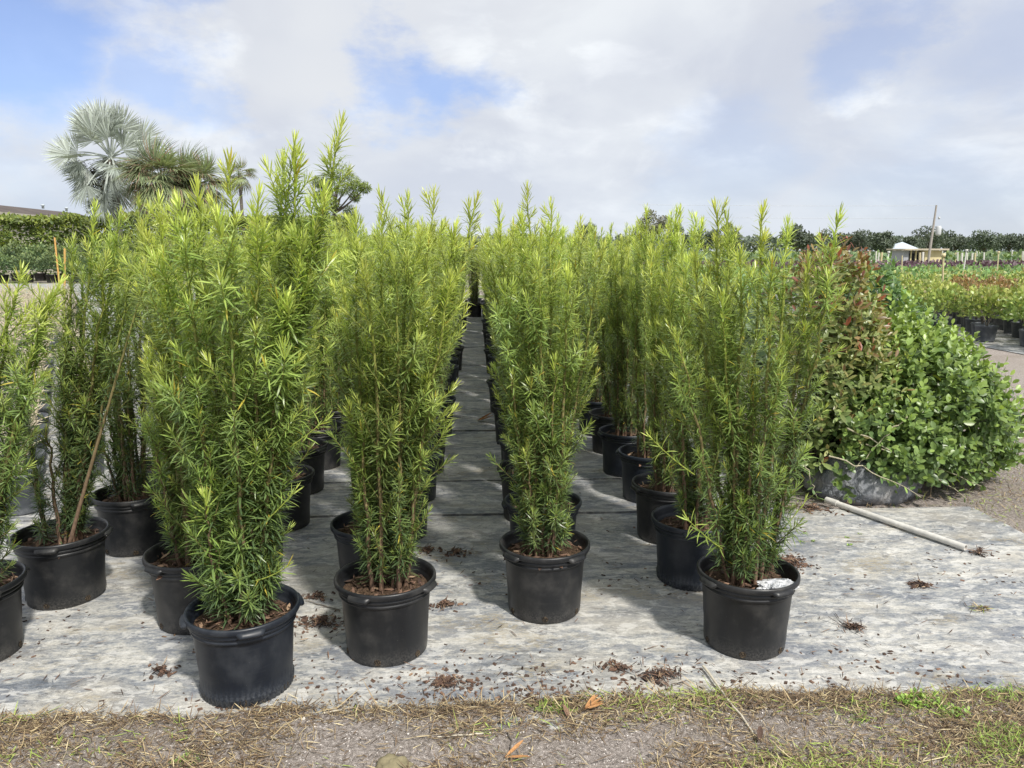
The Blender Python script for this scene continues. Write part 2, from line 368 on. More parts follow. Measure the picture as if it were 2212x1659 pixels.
# weed cloth: algae-bleached woven plastic, blotchy and streaked across the beds
def cloth_mat(name, dark=0.0):
    m, t = mat(name)
    po = t.n('ShaderNodeNewGeometry').outputs['Position']
    sx = t.mapping(po, (.55, 1.5, 1), (0, 0, R(4)))
    a = t.noise(sx, 2.0, 8, .62, .6)
    b = t.noise(t.mapping(po, (.8, 3.2, 1), (0, 0, R(-3)), (4, 2, 0)), 4.2, 8, .68, .8)
    c2 = t.noise(t.mapping(po, (.8, 1.5, 1), loc=(9, 1, 0)), 1.5, 6, .6, .4)
    fine = t.noise(po, 90, 4, .7); fine2 = t.noise(t.mapping(po, (1, 2.5, 1)), 34, 5, .72)
    s = t.math('ADD', t.math('MULTIPLY', a, .45), t.math('MULTIPLY', b, .40))
    mid = t.noise(t.mapping(po, (1, 1.6, 1), loc=(2, 2, 0)), 13, 6, .7, .3)
    s = t.math('ADD', s, t.math('MULTIPLY', fine2, .30))
    s = t.math('ADD', s, t.math('MULTIPLY', mid, .35))
    s = t.math('MULTIPLY', s, .71)
    s = t.math('ADD', t.math('MULTIPLY', t.math('SUBTRACT', s, .5325), 1.25), .515)
    cc = t.ramp(s, [(.40, (.12, .135, .16)), (.46, (.22, .235, .26)), (.51, (.335, .34, .34)), (.56, (.46, .45, .42)), (.65, (.62, .605, .57))])
    blue = t.remap(c2, .50, .64)
    cc = t.mix(t.math('MULTIPLY', blue, .42), cc, (.20, .215, .245))
    # hard-edged bare patches where the pale film has flaked off
    fl = t.remap(t.noise(t.mapping(po, (.7, 1.5, 1), loc=(3, 8, 0)), 4.0, 7, .64, .6), .555, .58)
    cc = t.mix(t.math('MULTIPLY', fl, .55), cc, (.16, .175, .21))
    # ochre algae stains
    st = t.math('MULTIPLY', t.remap(t.noise(t.mapping(po, (.9, 1.6, 1), loc=(1.5, -3, 0)), 2.1, 5, .6), .53, .64), t.remap(fine2, .40, .56))
    cc = t.mix(t.math('MULTIPLY', st, .6), cc, (.27, .22, .13))
    cr = t.n('ShaderNodeTexVoronoi', feature='DISTANCE_TO_EDGE', i={'Vector': t.n('ShaderNodeVectorMath', operation='ADD', i={0: t.mapping(po, (1, 1, 1)), 1: t.n('ShaderNodeVectorMath', operation='SCALE', i={0: t.n('ShaderNodeTexNoise', i={'Vector': po, 'Scale': 3.0, 'Detail': 5.0}).outputs['Color'], 'Scale': .5}).outputs[0]}).outputs[0], 'Scale': 1.1}).outputs['Distance']
    crm = t.math('MULTIPLY', t.remap(cr, .006, .002), t.remap(t.noise(po, 1.3, 2), .54, .6))
    cc = t.mix(t.math('MULTIPLY', crm, .55), cc, (.12, .12, .13))
    sp = t.remap(fine, .69, .73)
    cc = t.mix(t.math('MULTIPLY', sp, .6), cc, (.10, .085, .07))
    cc = t.mix(1.0, cc, t.ramp(fine, [(.3, (.80, .80, .81)), (.6, (1.12, 1.12, 1.11))]), 'MULTIPLY')
    wm = t.remap(t.noise(t.mapping(po, (.8, 1.2, 1), loc=(12, 3, 1)), 1.9, 6, .65, .4), .47, .64)
    cc = t.mix(t.math('MULTIPLY', wm, .42), cc, t.mix(fine2, (.27, .24, .19), (.60, .555, .47)))
    clus = t.remap(t.noise(t.mapping(po, (.8, 1.4, 1), loc=(0, 6, 2)), 2.3, 4, .6), .44, .60)
    sk = t.remap(t.noise(t.mapping(po, (.8, 2.0, 1), (0, 0, R(8)), (1, 1, 5)), 30, 6, .78, .6), .55, .585)
    cc = t.mix(t.math('MULTIPLY', t.math('MULTIPLY', sk, clus), .72), cc, (.15, .145, .14))
    scr = t.remap(t.noise(t.mapping(po, (1.2, 16, 1), (0, 0, R(-6)), (3, 1, 5)), 5, 5, .6, .8), .66, .685)
    cc = t.mix(t.math('MULTIPLY', scr, .5), cc, (.14, .15, .17))
    wht = t.remap(t.noise(t.mapping(po, (1, 2.0, 1), (0, 0, R(5)), (3, 9, 5)), 9, 7, .72, .6), .53, .58)
    cc = t.mix(t.math('MULTIPLY', wht, .5), cc, (.68, .67, .64))
    # darker, faintly bluer cloth across the potted columns behind the front strip
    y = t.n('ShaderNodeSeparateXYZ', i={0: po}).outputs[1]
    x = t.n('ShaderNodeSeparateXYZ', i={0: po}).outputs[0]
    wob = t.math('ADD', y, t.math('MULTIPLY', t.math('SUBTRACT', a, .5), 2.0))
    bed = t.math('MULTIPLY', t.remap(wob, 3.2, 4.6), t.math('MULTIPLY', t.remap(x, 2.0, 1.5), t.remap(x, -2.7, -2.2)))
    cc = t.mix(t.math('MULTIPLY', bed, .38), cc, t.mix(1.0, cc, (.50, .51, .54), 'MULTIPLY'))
    hgt = t.math('ADD', t.math('MULTIPLY', fine2, .6), t.math('MULTIPLY', fine, .4))
    finish(t, cc, t.remap(s, .4, .6, .5, .8, False), hgt, .8, .005, spec=.35)
    return m
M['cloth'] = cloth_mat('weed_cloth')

m, t = mat('sandy_soil')
po = t.n('ShaderNodeNewGeometry').outputs['Position']
a = t.noise(po, 1.4, 6, .6); b = t.noise(po, 60, 5, .75); c_ = t.noise(po, 260, 3, .7)
cc = t.ramp(b, [(.35, (.19, .165, .15)), (.5, (.36, .315, .285)), (.66, (.60, .54, .50))])
cc = t.mix(t.remap(a, .42, .65, 0, .4), cc, (.25, .21, .165))
cc = t.mix(1.0, cc, t.ramp(c_, [(.3, (.75, .75, .75)), (.7, (1.3, 1.3, 1.3))]), 'MULTIPLY')
dist = t.n('ShaderNodeVectorMath', operation='LENGTH', i={0: po}).outputs['Value']
gr = t.math('MULTIPLY', t.remap(t.noise(t.mapping(po, (.6, .6, 1)), .45, 6, .65), .44, .58), t.remap(dist, 10, 30))
cc = t.mix(gr, cc, (.15, .19, .06))
y = t.n('ShaderNodeSeparateXYZ', i={0: po}).outputs[1]
cc = t.mix(t.remap(y, 60, 110), cc, (.16, .21, .06))
finish(t, cc, .95, t.math('ADD', b, t.math('MULTIPLY', c_, .4)), .9, .02, spec=.2)
M['soil'] = m
m, t = mat('potting_mix')
po = t.n('ShaderNodeNewGeometry').outputs['Position']
b = t.noise(po, 110, 5, .75)
finish(t, t.ramp(b, [(.35, (.03, .02, .014)), (.55, (.11, .07, .045)), (.72, (.26, .18, .11))]), .95, b, 1.0, .01, spec=.2)
M['mix'] = m

# ------------------------------------------------------------------ ground
def height(x, y):
    return mnoise.noise(Vector((x * .9, y * .9, 0))) * .012 + mnoise.noise(Vector((x * 5, y * 5, 3))) * .005
def soil_lift(x, y):       # sand heaped against and over the worn edge of the cloth
    e = edge_y(x)
    f = min(1.0, max(0.0, (e + .16 - y) / .22))
    f = f * f * (3 - 2 * f)
    return f * .033 + f * (.010 * mnoise.noise(Vector((x * 9, y * 9, 1))) + .006 * mnoise.noise(Vector((x * 26, y * 26, 2))))
def edge_y(x):      # worn front edge of the cloth
    return 2.60 + .05 * mnoise.noise(Vector((x * .9, 3.3, 0))) + .028 * mnoise.noise(Vector((x * 4.5, 7.3, 0))) + .012 * mnoise.noise(Vector((x * 17, 1.3, 0))) - (.035 if x < -1.0 else 0)
xs = np.concatenate([[-900, -300, -120, -60, -30, -15, -8, -5], np.arange(-3.0, 3.6, .03), np.arange(3.7, 6.01, .15), [8, 12, 20, 40, 80, 160, 400, 900]])
ys = np.concatenate([[-300, -60, -10, -2, 0, 1.0], np.arange(1.4, 2.2, .06), np.arange(2.2, 2.95, .02), np.arange(3.0, 7, .2), [9, 12, 16, 22, 30, 45, 70, 110, 200, 400, 900, 2000]])
X, Y = np.meshgrid(xs, ys, indexing='ij')
Z = np.zeros_like(X)
for i in range(X.shape[0]):
    for j in range(X.shape[1]):
        if abs(X[i, j]) < 6.1 and 1.2 < Y[i, j] < 7:
            Z[i, j] = height(X[i, j], Y[i, j]) - .016 + soil_lift(X[i, j], Y[i, j])
nx, ny = X.shape
idx = np.arange(nx * ny).reshape(nx, ny)
q = np.stack([idx[:-1, :-1], idx[1:, :-1], idx[1:, 1:], idx[:-1, 1:]], -1).reshape(-1, 4)
b = MB(); b.add(np.stack([X, Y, Z], -1), q)
struct(link('ground', b.mesh('ground', M['soil'])))

def edge_y(x):      # worn front edge of the cloth
    return 2.60 + .05 * mnoise.noise(Vector((x * .9, 3.3, 0))) + .028 * mnoise.noise(Vector((x * 4.5, 7.3, 0))) + .012 * mnoise.noise(Vector((x * 17, 1.3, 0))) - (.035 if x < -1.0 else 0)
def cloth_z(x, y):
    f = 0.0
    f += .006 * mnoise.noise(Vector((x * 1.2, y * 2.2, 5)))
    f += .0035 * mnoise.noise(Vector((x * 3, y * 9, 9)))
    return .009 + f
def top(x, y):
    return max(height(x, y) - .016 + soil_lift(x, y), cloth_z(x, y) if y > edge_y(x) - .16 and x < 3.3 else -1)
def strip(name, x0, x1, y0, y1, front=False, stepx=.09, stepy=.06, base=0.0, lip=.010):
    ux = np.arange(x0, x1 + 1e-6, (x1 - x0) / max(2, int((x1 - x0) / stepx)))
    uy = np.linspace(0, 1, max(3, int((y1 - y0) / stepy)))
    V = np.zeros((len(ux), len(uy), 3))
    for i, x in enumerate(ux):
        ya = edge_y(x) - .16 if front else y0 + .012 * mnoise.noise(Vector((x * 2, y0, 0)))
        for j, u in enumerate(uy):
            y = ya + (y1 - ya) * u
            z = cloth_z(x, y) + base
            if y < 2.7: z += .004 * mnoise.noise(Vector((x * 11, y * 11, 6)))
            if not front: z += lip * math.exp(-(y - ya) / .12)
            V[i, j] = (x, y, z)
    n0, n1_ = len(ux), len(uy)
    idx = np.arange(n0 * n1_).reshape(n0, n1_)
    q = np.stack([idx[:-1, :-1], idx[1:, :-1], idx[1:, 1:], idx[:-1, 1:]], -1).reshape(-1, 4)
    b = MB(); b.add(V, q)
    # turned-down front hem
    fr = V[:, 0].copy(); dn = fr.copy(); dn[:, 2] -= .012; dn[:, 1] += .004
    hn = np.arange(n0 - 1)
    b.add(np.vstack([dn, fr]), np.stack([hn, hn + 1, hn + 1 + n0, hn + n0], -1))
    return struct(link(name, b.mesh(name, M['cloth'])))
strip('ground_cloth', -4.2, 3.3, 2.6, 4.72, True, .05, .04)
prev = 4.70
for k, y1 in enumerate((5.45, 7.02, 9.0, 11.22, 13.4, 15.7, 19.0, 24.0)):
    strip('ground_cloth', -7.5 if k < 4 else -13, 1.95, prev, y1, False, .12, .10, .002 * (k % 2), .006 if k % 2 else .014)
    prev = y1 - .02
# broad pale cloth lanes far left and the bed on the far right
def slab(name, pts, m, z, parent=None):
    b = MB(); b.add([(x, y, z) for x, y in pts], [[0, 1, 2, 3]] if len(pts) == 4 else None); return struct(link(name, b.mesh(name, m), parent))
slab('cloth_lane', [(-40, 26.5), (-4, 26.5), (-4, 40.5), (-40, 40.5)], M['cloth'], .012)
slab('side_cloth', [(9.0, 9.0), (40, 9.0), (40, 50), (9.0, 50)], M['cloth'], .012)
slab('left_cloth', [(-14, 3.2), (-4.15, 3.2), (-4.15, 4.75), (-14, 4.75)], M['cloth'], .008)
slab('lawn', [(8, 88), (220, 88), (220, 125), (8, 125)], M['lawn'], .02)

# ------------------------------------------------------------------ podocarpus
def bez(p0, p1, p2, n):
    u = np.linspace(0, 1, n)[:, None]
    return (1 - u) ** 2 * p0 + 2 * u * (1 - u) * p1 + u * u * p2
def along(path, ts):
    seg = np.linalg.norm(np.diff(path, axis=0), axis=1); s = np.concatenate([[0], np.cumsum(seg)])
    P = np.stack([np.interp(ts * s[-1], s, path[:, k]) for k in range(3)], 1)
    e = .01
    Q = np.stack([np.interp(np.clip(ts + e, 0, 1) * s[-1], s, path[:, k]) for k in range(3)], 1)
    P0 = np.stack([np.interp(np.clip(ts - e, 0, 1) * s[-1], s, path[:, k]) for k in range(3)], 1)
    return P, nz(Q - P0), s[-1]
def leafy(LB, path, L0, spacing, lscale, age0, age1, bare=0.0, tuft=.09):
    """whorl leaves along a shoot"""
    seg = np.linalg.norm(np.diff(path, axis=0), axis=1).sum()
    lscale = lscale * .73
    n = max(8, int(seg * (1 - bare) / spacing))
    ts = np.sort(np.clip(bare + (1 - bare) * (np.arange(n) + rng.random(n) * .8) / n, 0, 1))
    P, T, Ls = along(path, ts)
    ref = np.where(np.abs(T[:, 2:3]) > .95, np.array([[1.0, 0, 0]]), np.array([[0, 0, 1.0]]))
    A = nz(np.cross(T, ref)); B = np.cross(T, A)
    ph = np.arange(n) * 2.39996 + rng.random(n) * .7 + rng.random() * 6
    out = A * np.cos(ph)[:, None] + B * np.sin(ph)[:, None]
    dtip = (1 - ts) * Ls
    near = np.exp(-dtip / tuft)
    ang = np.radians((60 + rng.normal(0, 13, n)) * (1 - near) + 19 * near + rng.normal(0, 4, n))
    D = T * np.cos(ang)[:, None] + out * np.sin(ang)[:, None]
    ln = lscale * (.80 + .38 * rng.random(n)) * (1 - .42 * np.exp(-dtip / .02))
    W = ln * .092 * (.85 + .3 * rng.random(n))
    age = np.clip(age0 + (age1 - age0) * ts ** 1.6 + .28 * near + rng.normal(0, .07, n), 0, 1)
    curve = np.where(near > .4, rng.normal(.06, .08, n), rng.normal(-.24, .17, n))
    # old leaves sag a little
    D = nz(D + np.array([0, 0, -1.0]) * ((1 - near) * (1 - age) * .22)[:, None])
    LB.leaf(P, D, T, ln, W, curve, np.column_stack([age, rng.random(n)]))
def make_stem(SB, LB, p0, p1, bulge, hmax, density=1.0, lscale=.078, tone=0.0, nside=None, bare=.05, r0=None):
    p0 = np.array(p0, float); p1 = np.array(p1, float)
    mid = p0 * .42 + p1 * .58 + np.array([bulge[0], bulge[1], 0.0])
    mid = mid + np.array([(p0[0] - p1[0]) * .12, (p0[1] - p1[1]) * .12, 0])
    path = bez(p0, mid, p1, 16)
    path[1:-1, :2] += rng.normal(0, .0045, (14, 2))
    L = np.linalg.norm(np.diff(path, axis=0), axis=1).sum()
    r0 = r0 or rng.uniform(.006, .0095)
    fr = np.linspace(0, 1, 16)
    hrel = np.clip((path[:, 2] - .3) / hmax, 0, 1)
    SB.tube(path, r0 * (1 - fr) ** .6 + .0016, 6, np.column_stack([np.clip(hrel * 1.05 - .05 + rng.normal(0, .03), 0, 1), fr * 0 + .5, fr * 0]))
    tone += rng.normal(0, .045)
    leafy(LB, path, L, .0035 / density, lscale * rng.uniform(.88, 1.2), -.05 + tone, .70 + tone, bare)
    ns = nside if nside is not None else int(L * rng.uniform(15, 19))
    for k in range(ns):
        u = .03 + .93 * (k + rng.random()) / ns
        P, T, _ = along(path, np.array([u])); P = P[0]; T = T[0]
        h = (P[2] - .3) / hmax
        length = rng.uniform(.06, .185) * (1.15 if .25 < h < .8 else .8) * (1 if u < .88 else .55)
        if rng.random() < .10: length *= 1.45
        az = rng.uniform(0, 2 * np.pi)
        ang = R(rng.uniform(20, 46))
        side = nz(np.cross(T, np.array([math.cos(az), math.sin(az), .01])))
        d = T * math.cos(ang) + side * math.sin(ang)
        e = P + d * length; mm = P + d * length * .5
        e = e + np.array([0, 0, length * rng.uniform(.05, .3)])
        sp = bez(P, mm, e, 6)
        hh = np.clip(h, 0, 1)
        SB.tube(sp, np.linspace(.0028, .0012, 6), 4, (np.clip(.35 + .5 * hh, 0, 1), .5, 0))
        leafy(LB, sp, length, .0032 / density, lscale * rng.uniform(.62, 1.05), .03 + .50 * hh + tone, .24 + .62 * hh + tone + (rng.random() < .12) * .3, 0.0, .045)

POT_H = .335
PR = .213            # outer rim radius
def pot_profile():
    return [(0.0, .012), (.150, .012), (.158, .004), (.166, .0), (.171, .006), (.173, .03), (.1735, .038), (.1737, .042), (.176, .10), (.1795, .14), (.1795, .143), (.183, .20), (.1885, .266), (.1888, .268),
            (.1965, .270), (.1975, .2725), (.1975, .278), (.1925, .2815), (.1922, .287), (.193, .288), (.2015, .290), (.2025, .2925), (.2025, .299), (.197, .3025), (.1972, .3075), (.199, .3085), (.2105, .310), (.2145, .3135), (.215, .318), (.2145, .330), (.212, .3345), (.208, .3362), (.2045, .3355),
            (.2025, .331), (.196, .322), (.1985, .314), (.1915, .306), (.194, .298), (.187, .290), (.181, .24), (.178, .20)]
def build_pot(flute):
    b = MB(); b.lathe(pot_profile(), 216 if flute else 72, flute=.03 if flute else 0, fz=.04, fn=54)
    return b
pot_me = {k: build_pot(k[1]).mesh('pot', M[k[0]]) for k in (('pot', False), ('pot_blue', True), ('pot_blue', False))}
def handle_mesh(m):
    b = MB(); n = 13; a = np.linspace(-.27, .27, n)
    prof = [(.205, .300), (.2150, .299), (.2205, .303), (.2240, .308), (.2232, .3115), (.2180, .322), (.205, .326)]
    v = []
    for i, x in enumerate(a):
        k = 1 - abs(i - (n - 1) / 2) / ((n - 1) / 2); k = min(1, k * 3.2)
        for (r, z) in prof:
            rr = .207 + (r + .006 - .207) * (.02 + .98 * k); zz = .322 + (z - .322) * (.25 + .75 * k)
            v.append((rr * math.cos(x), rr * math.sin(x), zz))
    p = len(prof); q = [[i * p + j, i * p + j + 1, (i + 1) * p + j + 1, (i + 1) * p + j] for i in range(n - 1) for j in range(p - 1)]
    b.add(v, q); return b.mesh('handle', m, True)
handle_me = {k: handle_mesh(M[k]) for k in ('pot', 'pot_blue')}
b = MB()
th = np.linspace(0, 2 * np.pi, 12, endpoint=False)
ring = lambda r, x: np.column_stack([np.full(12, x), r * np.cos(th), r * np.sin(th)])
b.add(np.vstack([ring(.0145, .0), ring(.0125, .0016), ring(.0108, .0004), [[.0003, 0, 0]]]),
      [[i, (i + 1) % 12, 12 + (i + 1) % 12, 12 + i] for i in range(12)] + [[12 + i, 12 + (i + 1) % 12, 24 + (i + 1) % 12, 24 + i] for i in range(12)],
      [[24 + i, 24 + (i + 1) % 12, 36] for i in range(12)])
hole_me = b.mesh('drain_hole', M['hole'], False)
def soil_mesh(seed):
    rs = np.random.default_rng(seed); b = MB(); n = 14; s = 30; v = [(0, 0, .285)]
    for i in range(1, n):
        for j in range(s):
            r = .186 * i / (n - 1); a = 2 * math.pi * j / s
            x, y = r * math.cos(a), r * math.sin(a)
            v.append((x, y, .268 + .012 * (1 - i / n) + .012 * mnoise.noise(Vector((x * 14 + seed, y * 14, 0))) + .004 * rs.random()))
    q = [[1 + (i - 1) * s + j, 1 + (i - 1) * s + (j + 1) % s, 1 + i * s + (j + 1) % s, 1 + i * s + j] for i in range(1, n - 1) for j in range(s)]
    b.add(v, q, [[0, 1 + j, 1 + (j + 1) % s] for j in range(s)])
    return b.mesh('soil', M['mix'], False)
def mulch_mesh(seed):
    rs = np.random.default_rng(seed); b = MB(); n = 170
    r = .175 * np.sqrt(rs.random(n)); a = rs.random(n) * 6.28
    P = np.column_stack([r * np.cos(a), r * np.sin(a), .282 + .012 * rs.random(n)])
    D = nz(np.column_stack([rs.normal(size=n), rs.normal(size=n), rs.normal(0, .25, n)]))
    U = nz(np.column_stack([rs.normal(0, .4, n), rs.normal(0, .4, n), np.ones(n)]))
    L = rs.uniform(.012, .055, n)
    b.leaf(P, D, U, L, L * rs.uniform(.10, .42, n), rs.normal(0, .15, n), np.column_stack([rs.beta(1.5, 1.6, n), rs.random(n)]))
    return b.mesh('mulch', M['chip'], False)
soil_me = [soil_mesh(k) for k in range(4)]; mulch_me = [mulch_mesh(k) for k in range(4)]

POTG = 'podocarpus shrubs in black pots standing in columns'
def potted(x, y, label, kind=('pot', False), rz=None, detail=2, group=POTG, tiltz=0):
    root = empty('potted_podocarpus', (x, y, cloth_z(x, y) if y < 20 else .01))
    tag(root, label, 'potted shrub', group)
    rz = rng.uniform(0, 6.28) if rz is None else rz
    p = link('pot', pot_me[kind], root, (0, 0, 0), rz)
    i = int(rng.integers(4))
    link('soil', soil_me[i], root)
    if detail > 0:
        for k in range(4 if detail > 1 else 3): link('handle', handle_me[kind[0]], p, (0, 0, 0), k * math.pi / 2 if detail > 1 else k * 2.094)
        stuff(link('mulch', mulch_me[i], root, (0, 0, 0), rng.uniform(0, 6.28)))
    if detail > 1:
        for k in range(6):
            a = k * math.pi / 3 + .3; zc = .024; r = .1735
            o = link('drain_hole', hole_me, p, (r * math.cos(a), r * math.sin(a), zc), a)
    return root
def add_stems(root, stems, lscale=.078, density=1.0, tone=0.0, merged=False, mats=('stem', 'podo'), nside=None):
    """stems: list of (base offset xy, tip xyz local)"""
    hmax = max(s[1][2] for s in stems) - .3
    SB = LB = None
    for k, (bo, tip) in enumerate(stems):
        if not merged or SB is None: SB, LB = MB(), MB()
        bu = np.array([tip[0], tip[1]]); 
        bul = bu * rng.uniform(-.05, .18) + rng.normal(0, .02, 2)
        make_stem(SB, LB, (bo[0], bo[1], .27), tip, bul, hmax, density, lscale, tone, nside)
        if not merged:
            s = link('stem', SB.mesh('stem', M[mats[0]]), root)
            stuff(link('foliage', LB.mesh('foliage', M[mats[1]]), s))
    if merged: return SB.mesh('stem', M[mats[0]]), LB.mesh('foliage', M[mats[1]])
def rand_stems(n, hgt, spread=.2, lean=(0, 0)):
    out = []
    for k in range(n):
        a = 2 * math.pi * (k + rng.random() * .7) / n
        r = rng.uniform(.35, 1.0) * spread
        h = hgt * (1 - .30 * rng.random() ** 1.5) if k else hgt
        bo = (rng.uniform(.02, .085) * math.cos(a), rng.uniform(.02, .085) * math.sin(a))
        out.append((bo, (r * math.cos(a) + lean[0] * h, r * math.sin(a) + lean[1] * h, h)))
    return out
def px_stems(x, y, tips, extra, hlo=.75, hhi=1.35):
    """tips aimed at the shoot tips seen in the photo, at their own depth"""
    out = []
    for (tx, ty, dy) in tips:
        p = at(tx, ty, y + dy)
        l = (p.x - x, p.y - y, p.z)
        a = math.atan2(l[1] + rng.normal(0, .05), l[0] + rng.normal(0, .05)); rr = rng.uniform(.03, .085)
        out.append(((rr * math.cos(a), rr * math.sin(a)), l))
    for k in range(extra):
        a = rng.uniform(0, 6.28); r = rng.uniform(.06, .15)
        out.append(((.06 * math.cos(a), .06 * math.sin(a)), (r * math.cos(a), r * math.sin(a), rng.uniform(hlo, hhi))))
    return out
SP = .645
heroes = [
 # x, y, label, pot kind, rot, tips, extra, leaf scale, tone
 (-.92, 2.80, 'tallest podocarpus at the front left, one long shoot leaning right, pot with fluted base', ('pot_blue', True), .42,
  [(738, 268, -.02), (640, 335, .02), (612, 350, .14), (495, 345, .1), (425, 405, .05), (385, 440, -.05), (560, 420, -.12), (700, 415, -.08), (470, 470, -.15), (655, 520, -.1), (350, 560, .0), (620, 650, -.15)], 5, .098, .02),
 (-.40, 3.06, 'bushy podocarpus in the pot directly left of the bare aisle at the front', ('pot', False), 1.15,
  [(938, 418, .0), (880, 425, .05), (1032, 428, .12), (768, 470, .05), (825, 455, .1), (985, 490, .05), (905, 500, -.1), (850, 560, -.14), (790, 580, -.1), (975, 600, -.08)], 5, .082, .06),
 (.31, 3.39, 'upright podocarpus in the pot directly right of the bare aisle at the front', ('pot', False), 2.25,
  [(1138, 408, .0), (1190, 440, .04), (1075, 452, .05), (1255, 478, .08), (1305, 530, .0), (1050, 520, .1), (1125, 470, -.1), (1160, 560, -.15), (1225, 590, -.1), (1090, 620, -.1)], 5, .078, .02),
 (1.16, 3.04, 'podocarpus at the front right, crumpled plastic on its soil and one shoot curving right', ('pot', False), 1.95,
  [(1545, 450, .05), (1568, 470, .0), (1650, 448, .05), (1702, 478, .0), (1815, 465, -.02), (1602, 545, -.12), (1500, 560, .1), (1668, 570, -.15), (1745, 560, .08), (1460, 720, -.05), (1560, 640, -.12)], 4, .082, .0),
 (-2.15, 3.09, 'short podocarpus cut by the left edge of the photo', ('pot', False), .9,
  [(48, 582, .0), (102, 648, .02), (15, 660, -.02), (-30, 600, .0), (132, 612, .06), (-60, 680, .03), (70, 760, -.06)], 2, .08, -.05),
 (-2.05, 3.63, 'dark podocarpus with one bare leaning stem, second pot from the left edge', ('pot', False), .2,
  [(205, 448, .0), (262, 462, .05), (330, 452, -.02), (160, 520, .0), (230, 560, -.08), (290, 560, -.1), (140, 640, -.02), (180, 600, .1), (250, 520, .1)], 6, .078, -.1),
 (-1.98, 4.26, 'dark shaded podocarpus behind the pot with the bare leaning stem', ('pot', False), .6,
  [(235, 470, .1), (300, 430, .05), (350, 470, .0), (270, 520, -.05), (210, 540, 0)], 7, .074, -.06),
 (-1.31, 3.36, 'yellowish podocarpus half hidden behind the tallest front left plant', ('pot', False), 2.6,
  [(345, 432, .0), (378, 425, .05), (305, 490, .0), (330, 560, -.1), (420, 470, .05), (360, 640, -.12), (318, 760, -.05)], 4, .080, .13),
]
hero_xy = []
for (x, y, lab, kind, rz, tips, extra, ls, tone) in heroes:
    root = potted(x, y, lab, kind, rz, 2)
    add_stems(root, px_stems(x, y, tips, extra), ls, 1.0, tone)
    hero_xy.append((x, y))
    if y == 3.63:           # the thick bare stem that leans to the right
        SB, LB = MB(), MB()
        path = bez(np.array([.09, -.12, .27]), np.array([.22, -.17, .60]), np.array([.62, -.12, 1.72]), 18)
        SB.tube(path, np.linspace(.0105, .0035, 18), 7, np.column_stack([np.linspace(.0, .9, 18) ** 2, np.full(18, .5), np.zeros(18)]))
        leafy(LB, path[9:], 1, .007, .078, .0, .45)
        s = link('stem', SB.mesh('stem', M['stem']), root); stuff(link('foliage', LB.mesh('foliage', M['podo']), s))
        s['label'] = 'thick bare reddish brown stem leaning right'
# low side shoots that stick out of the front plants
def low_shoot(hx, hy, root, tip, base_px, n=1, ls=.085, tone=.3):
    b0 = at(*base_px); e = at(*tip); SB, LB = MB(), MB()
    p0 = np.array([b0.x - hx, b0.y - hy, b0.z]); p1 = np.array([e.x - hx, e.y - hy, e.z])
    path = bez(p0, (p0 + p1) / 2 + np.array([0, 0, -.02]), p1, 8)
    SB.tube(path, np.linspace(.0035, .0015, 8), 5, (.85, .5, 0))
    leafy(LB, path, 1, .008, ls, tone, .75, 0, .05)
    s = link('stem', SB.mesh('stem', M['stem']), root); stuff(link('foliage', LB.mesh('foliage', M['podo']), s))
H_ = {o.location.x.__round__(2): o for o in col.objects if o.name.startswith('potted_podocarpus')}
low_shoot(-.92, 2.8, H_[-.92], (712, 905, 2.68), (560, 1010, 2.75))
low_shoot(-.92, 2.8, H_[-.92], (640, 1060, 2.68), (560, 1140, 2.72), tone=.15)
low_shoot(-.92, 2.8, H_[-.92], (625, 1225, 2.68), (545, 1260, 2.72), tone=.05)
low_shoot(1.16, 3.04, H_[1.16], (1400, 945, 2.95), (1500, 1030, 3.0), tone=.45)
low_shoot(1.16, 3.04, H_[1.16], (1480, 1120, 2.9), (1560, 1190, 3.0), tone=.4)
low_shoot(1.16, 3.04, H_[1.16], (1745, 1080, 3.05), (1660, 1180, 3.03), tone=.1)
low_shoot(-.40, 3.06, H_[-.4], (985, 838, 3.05), (900, 900, 3.05), tone=.4)

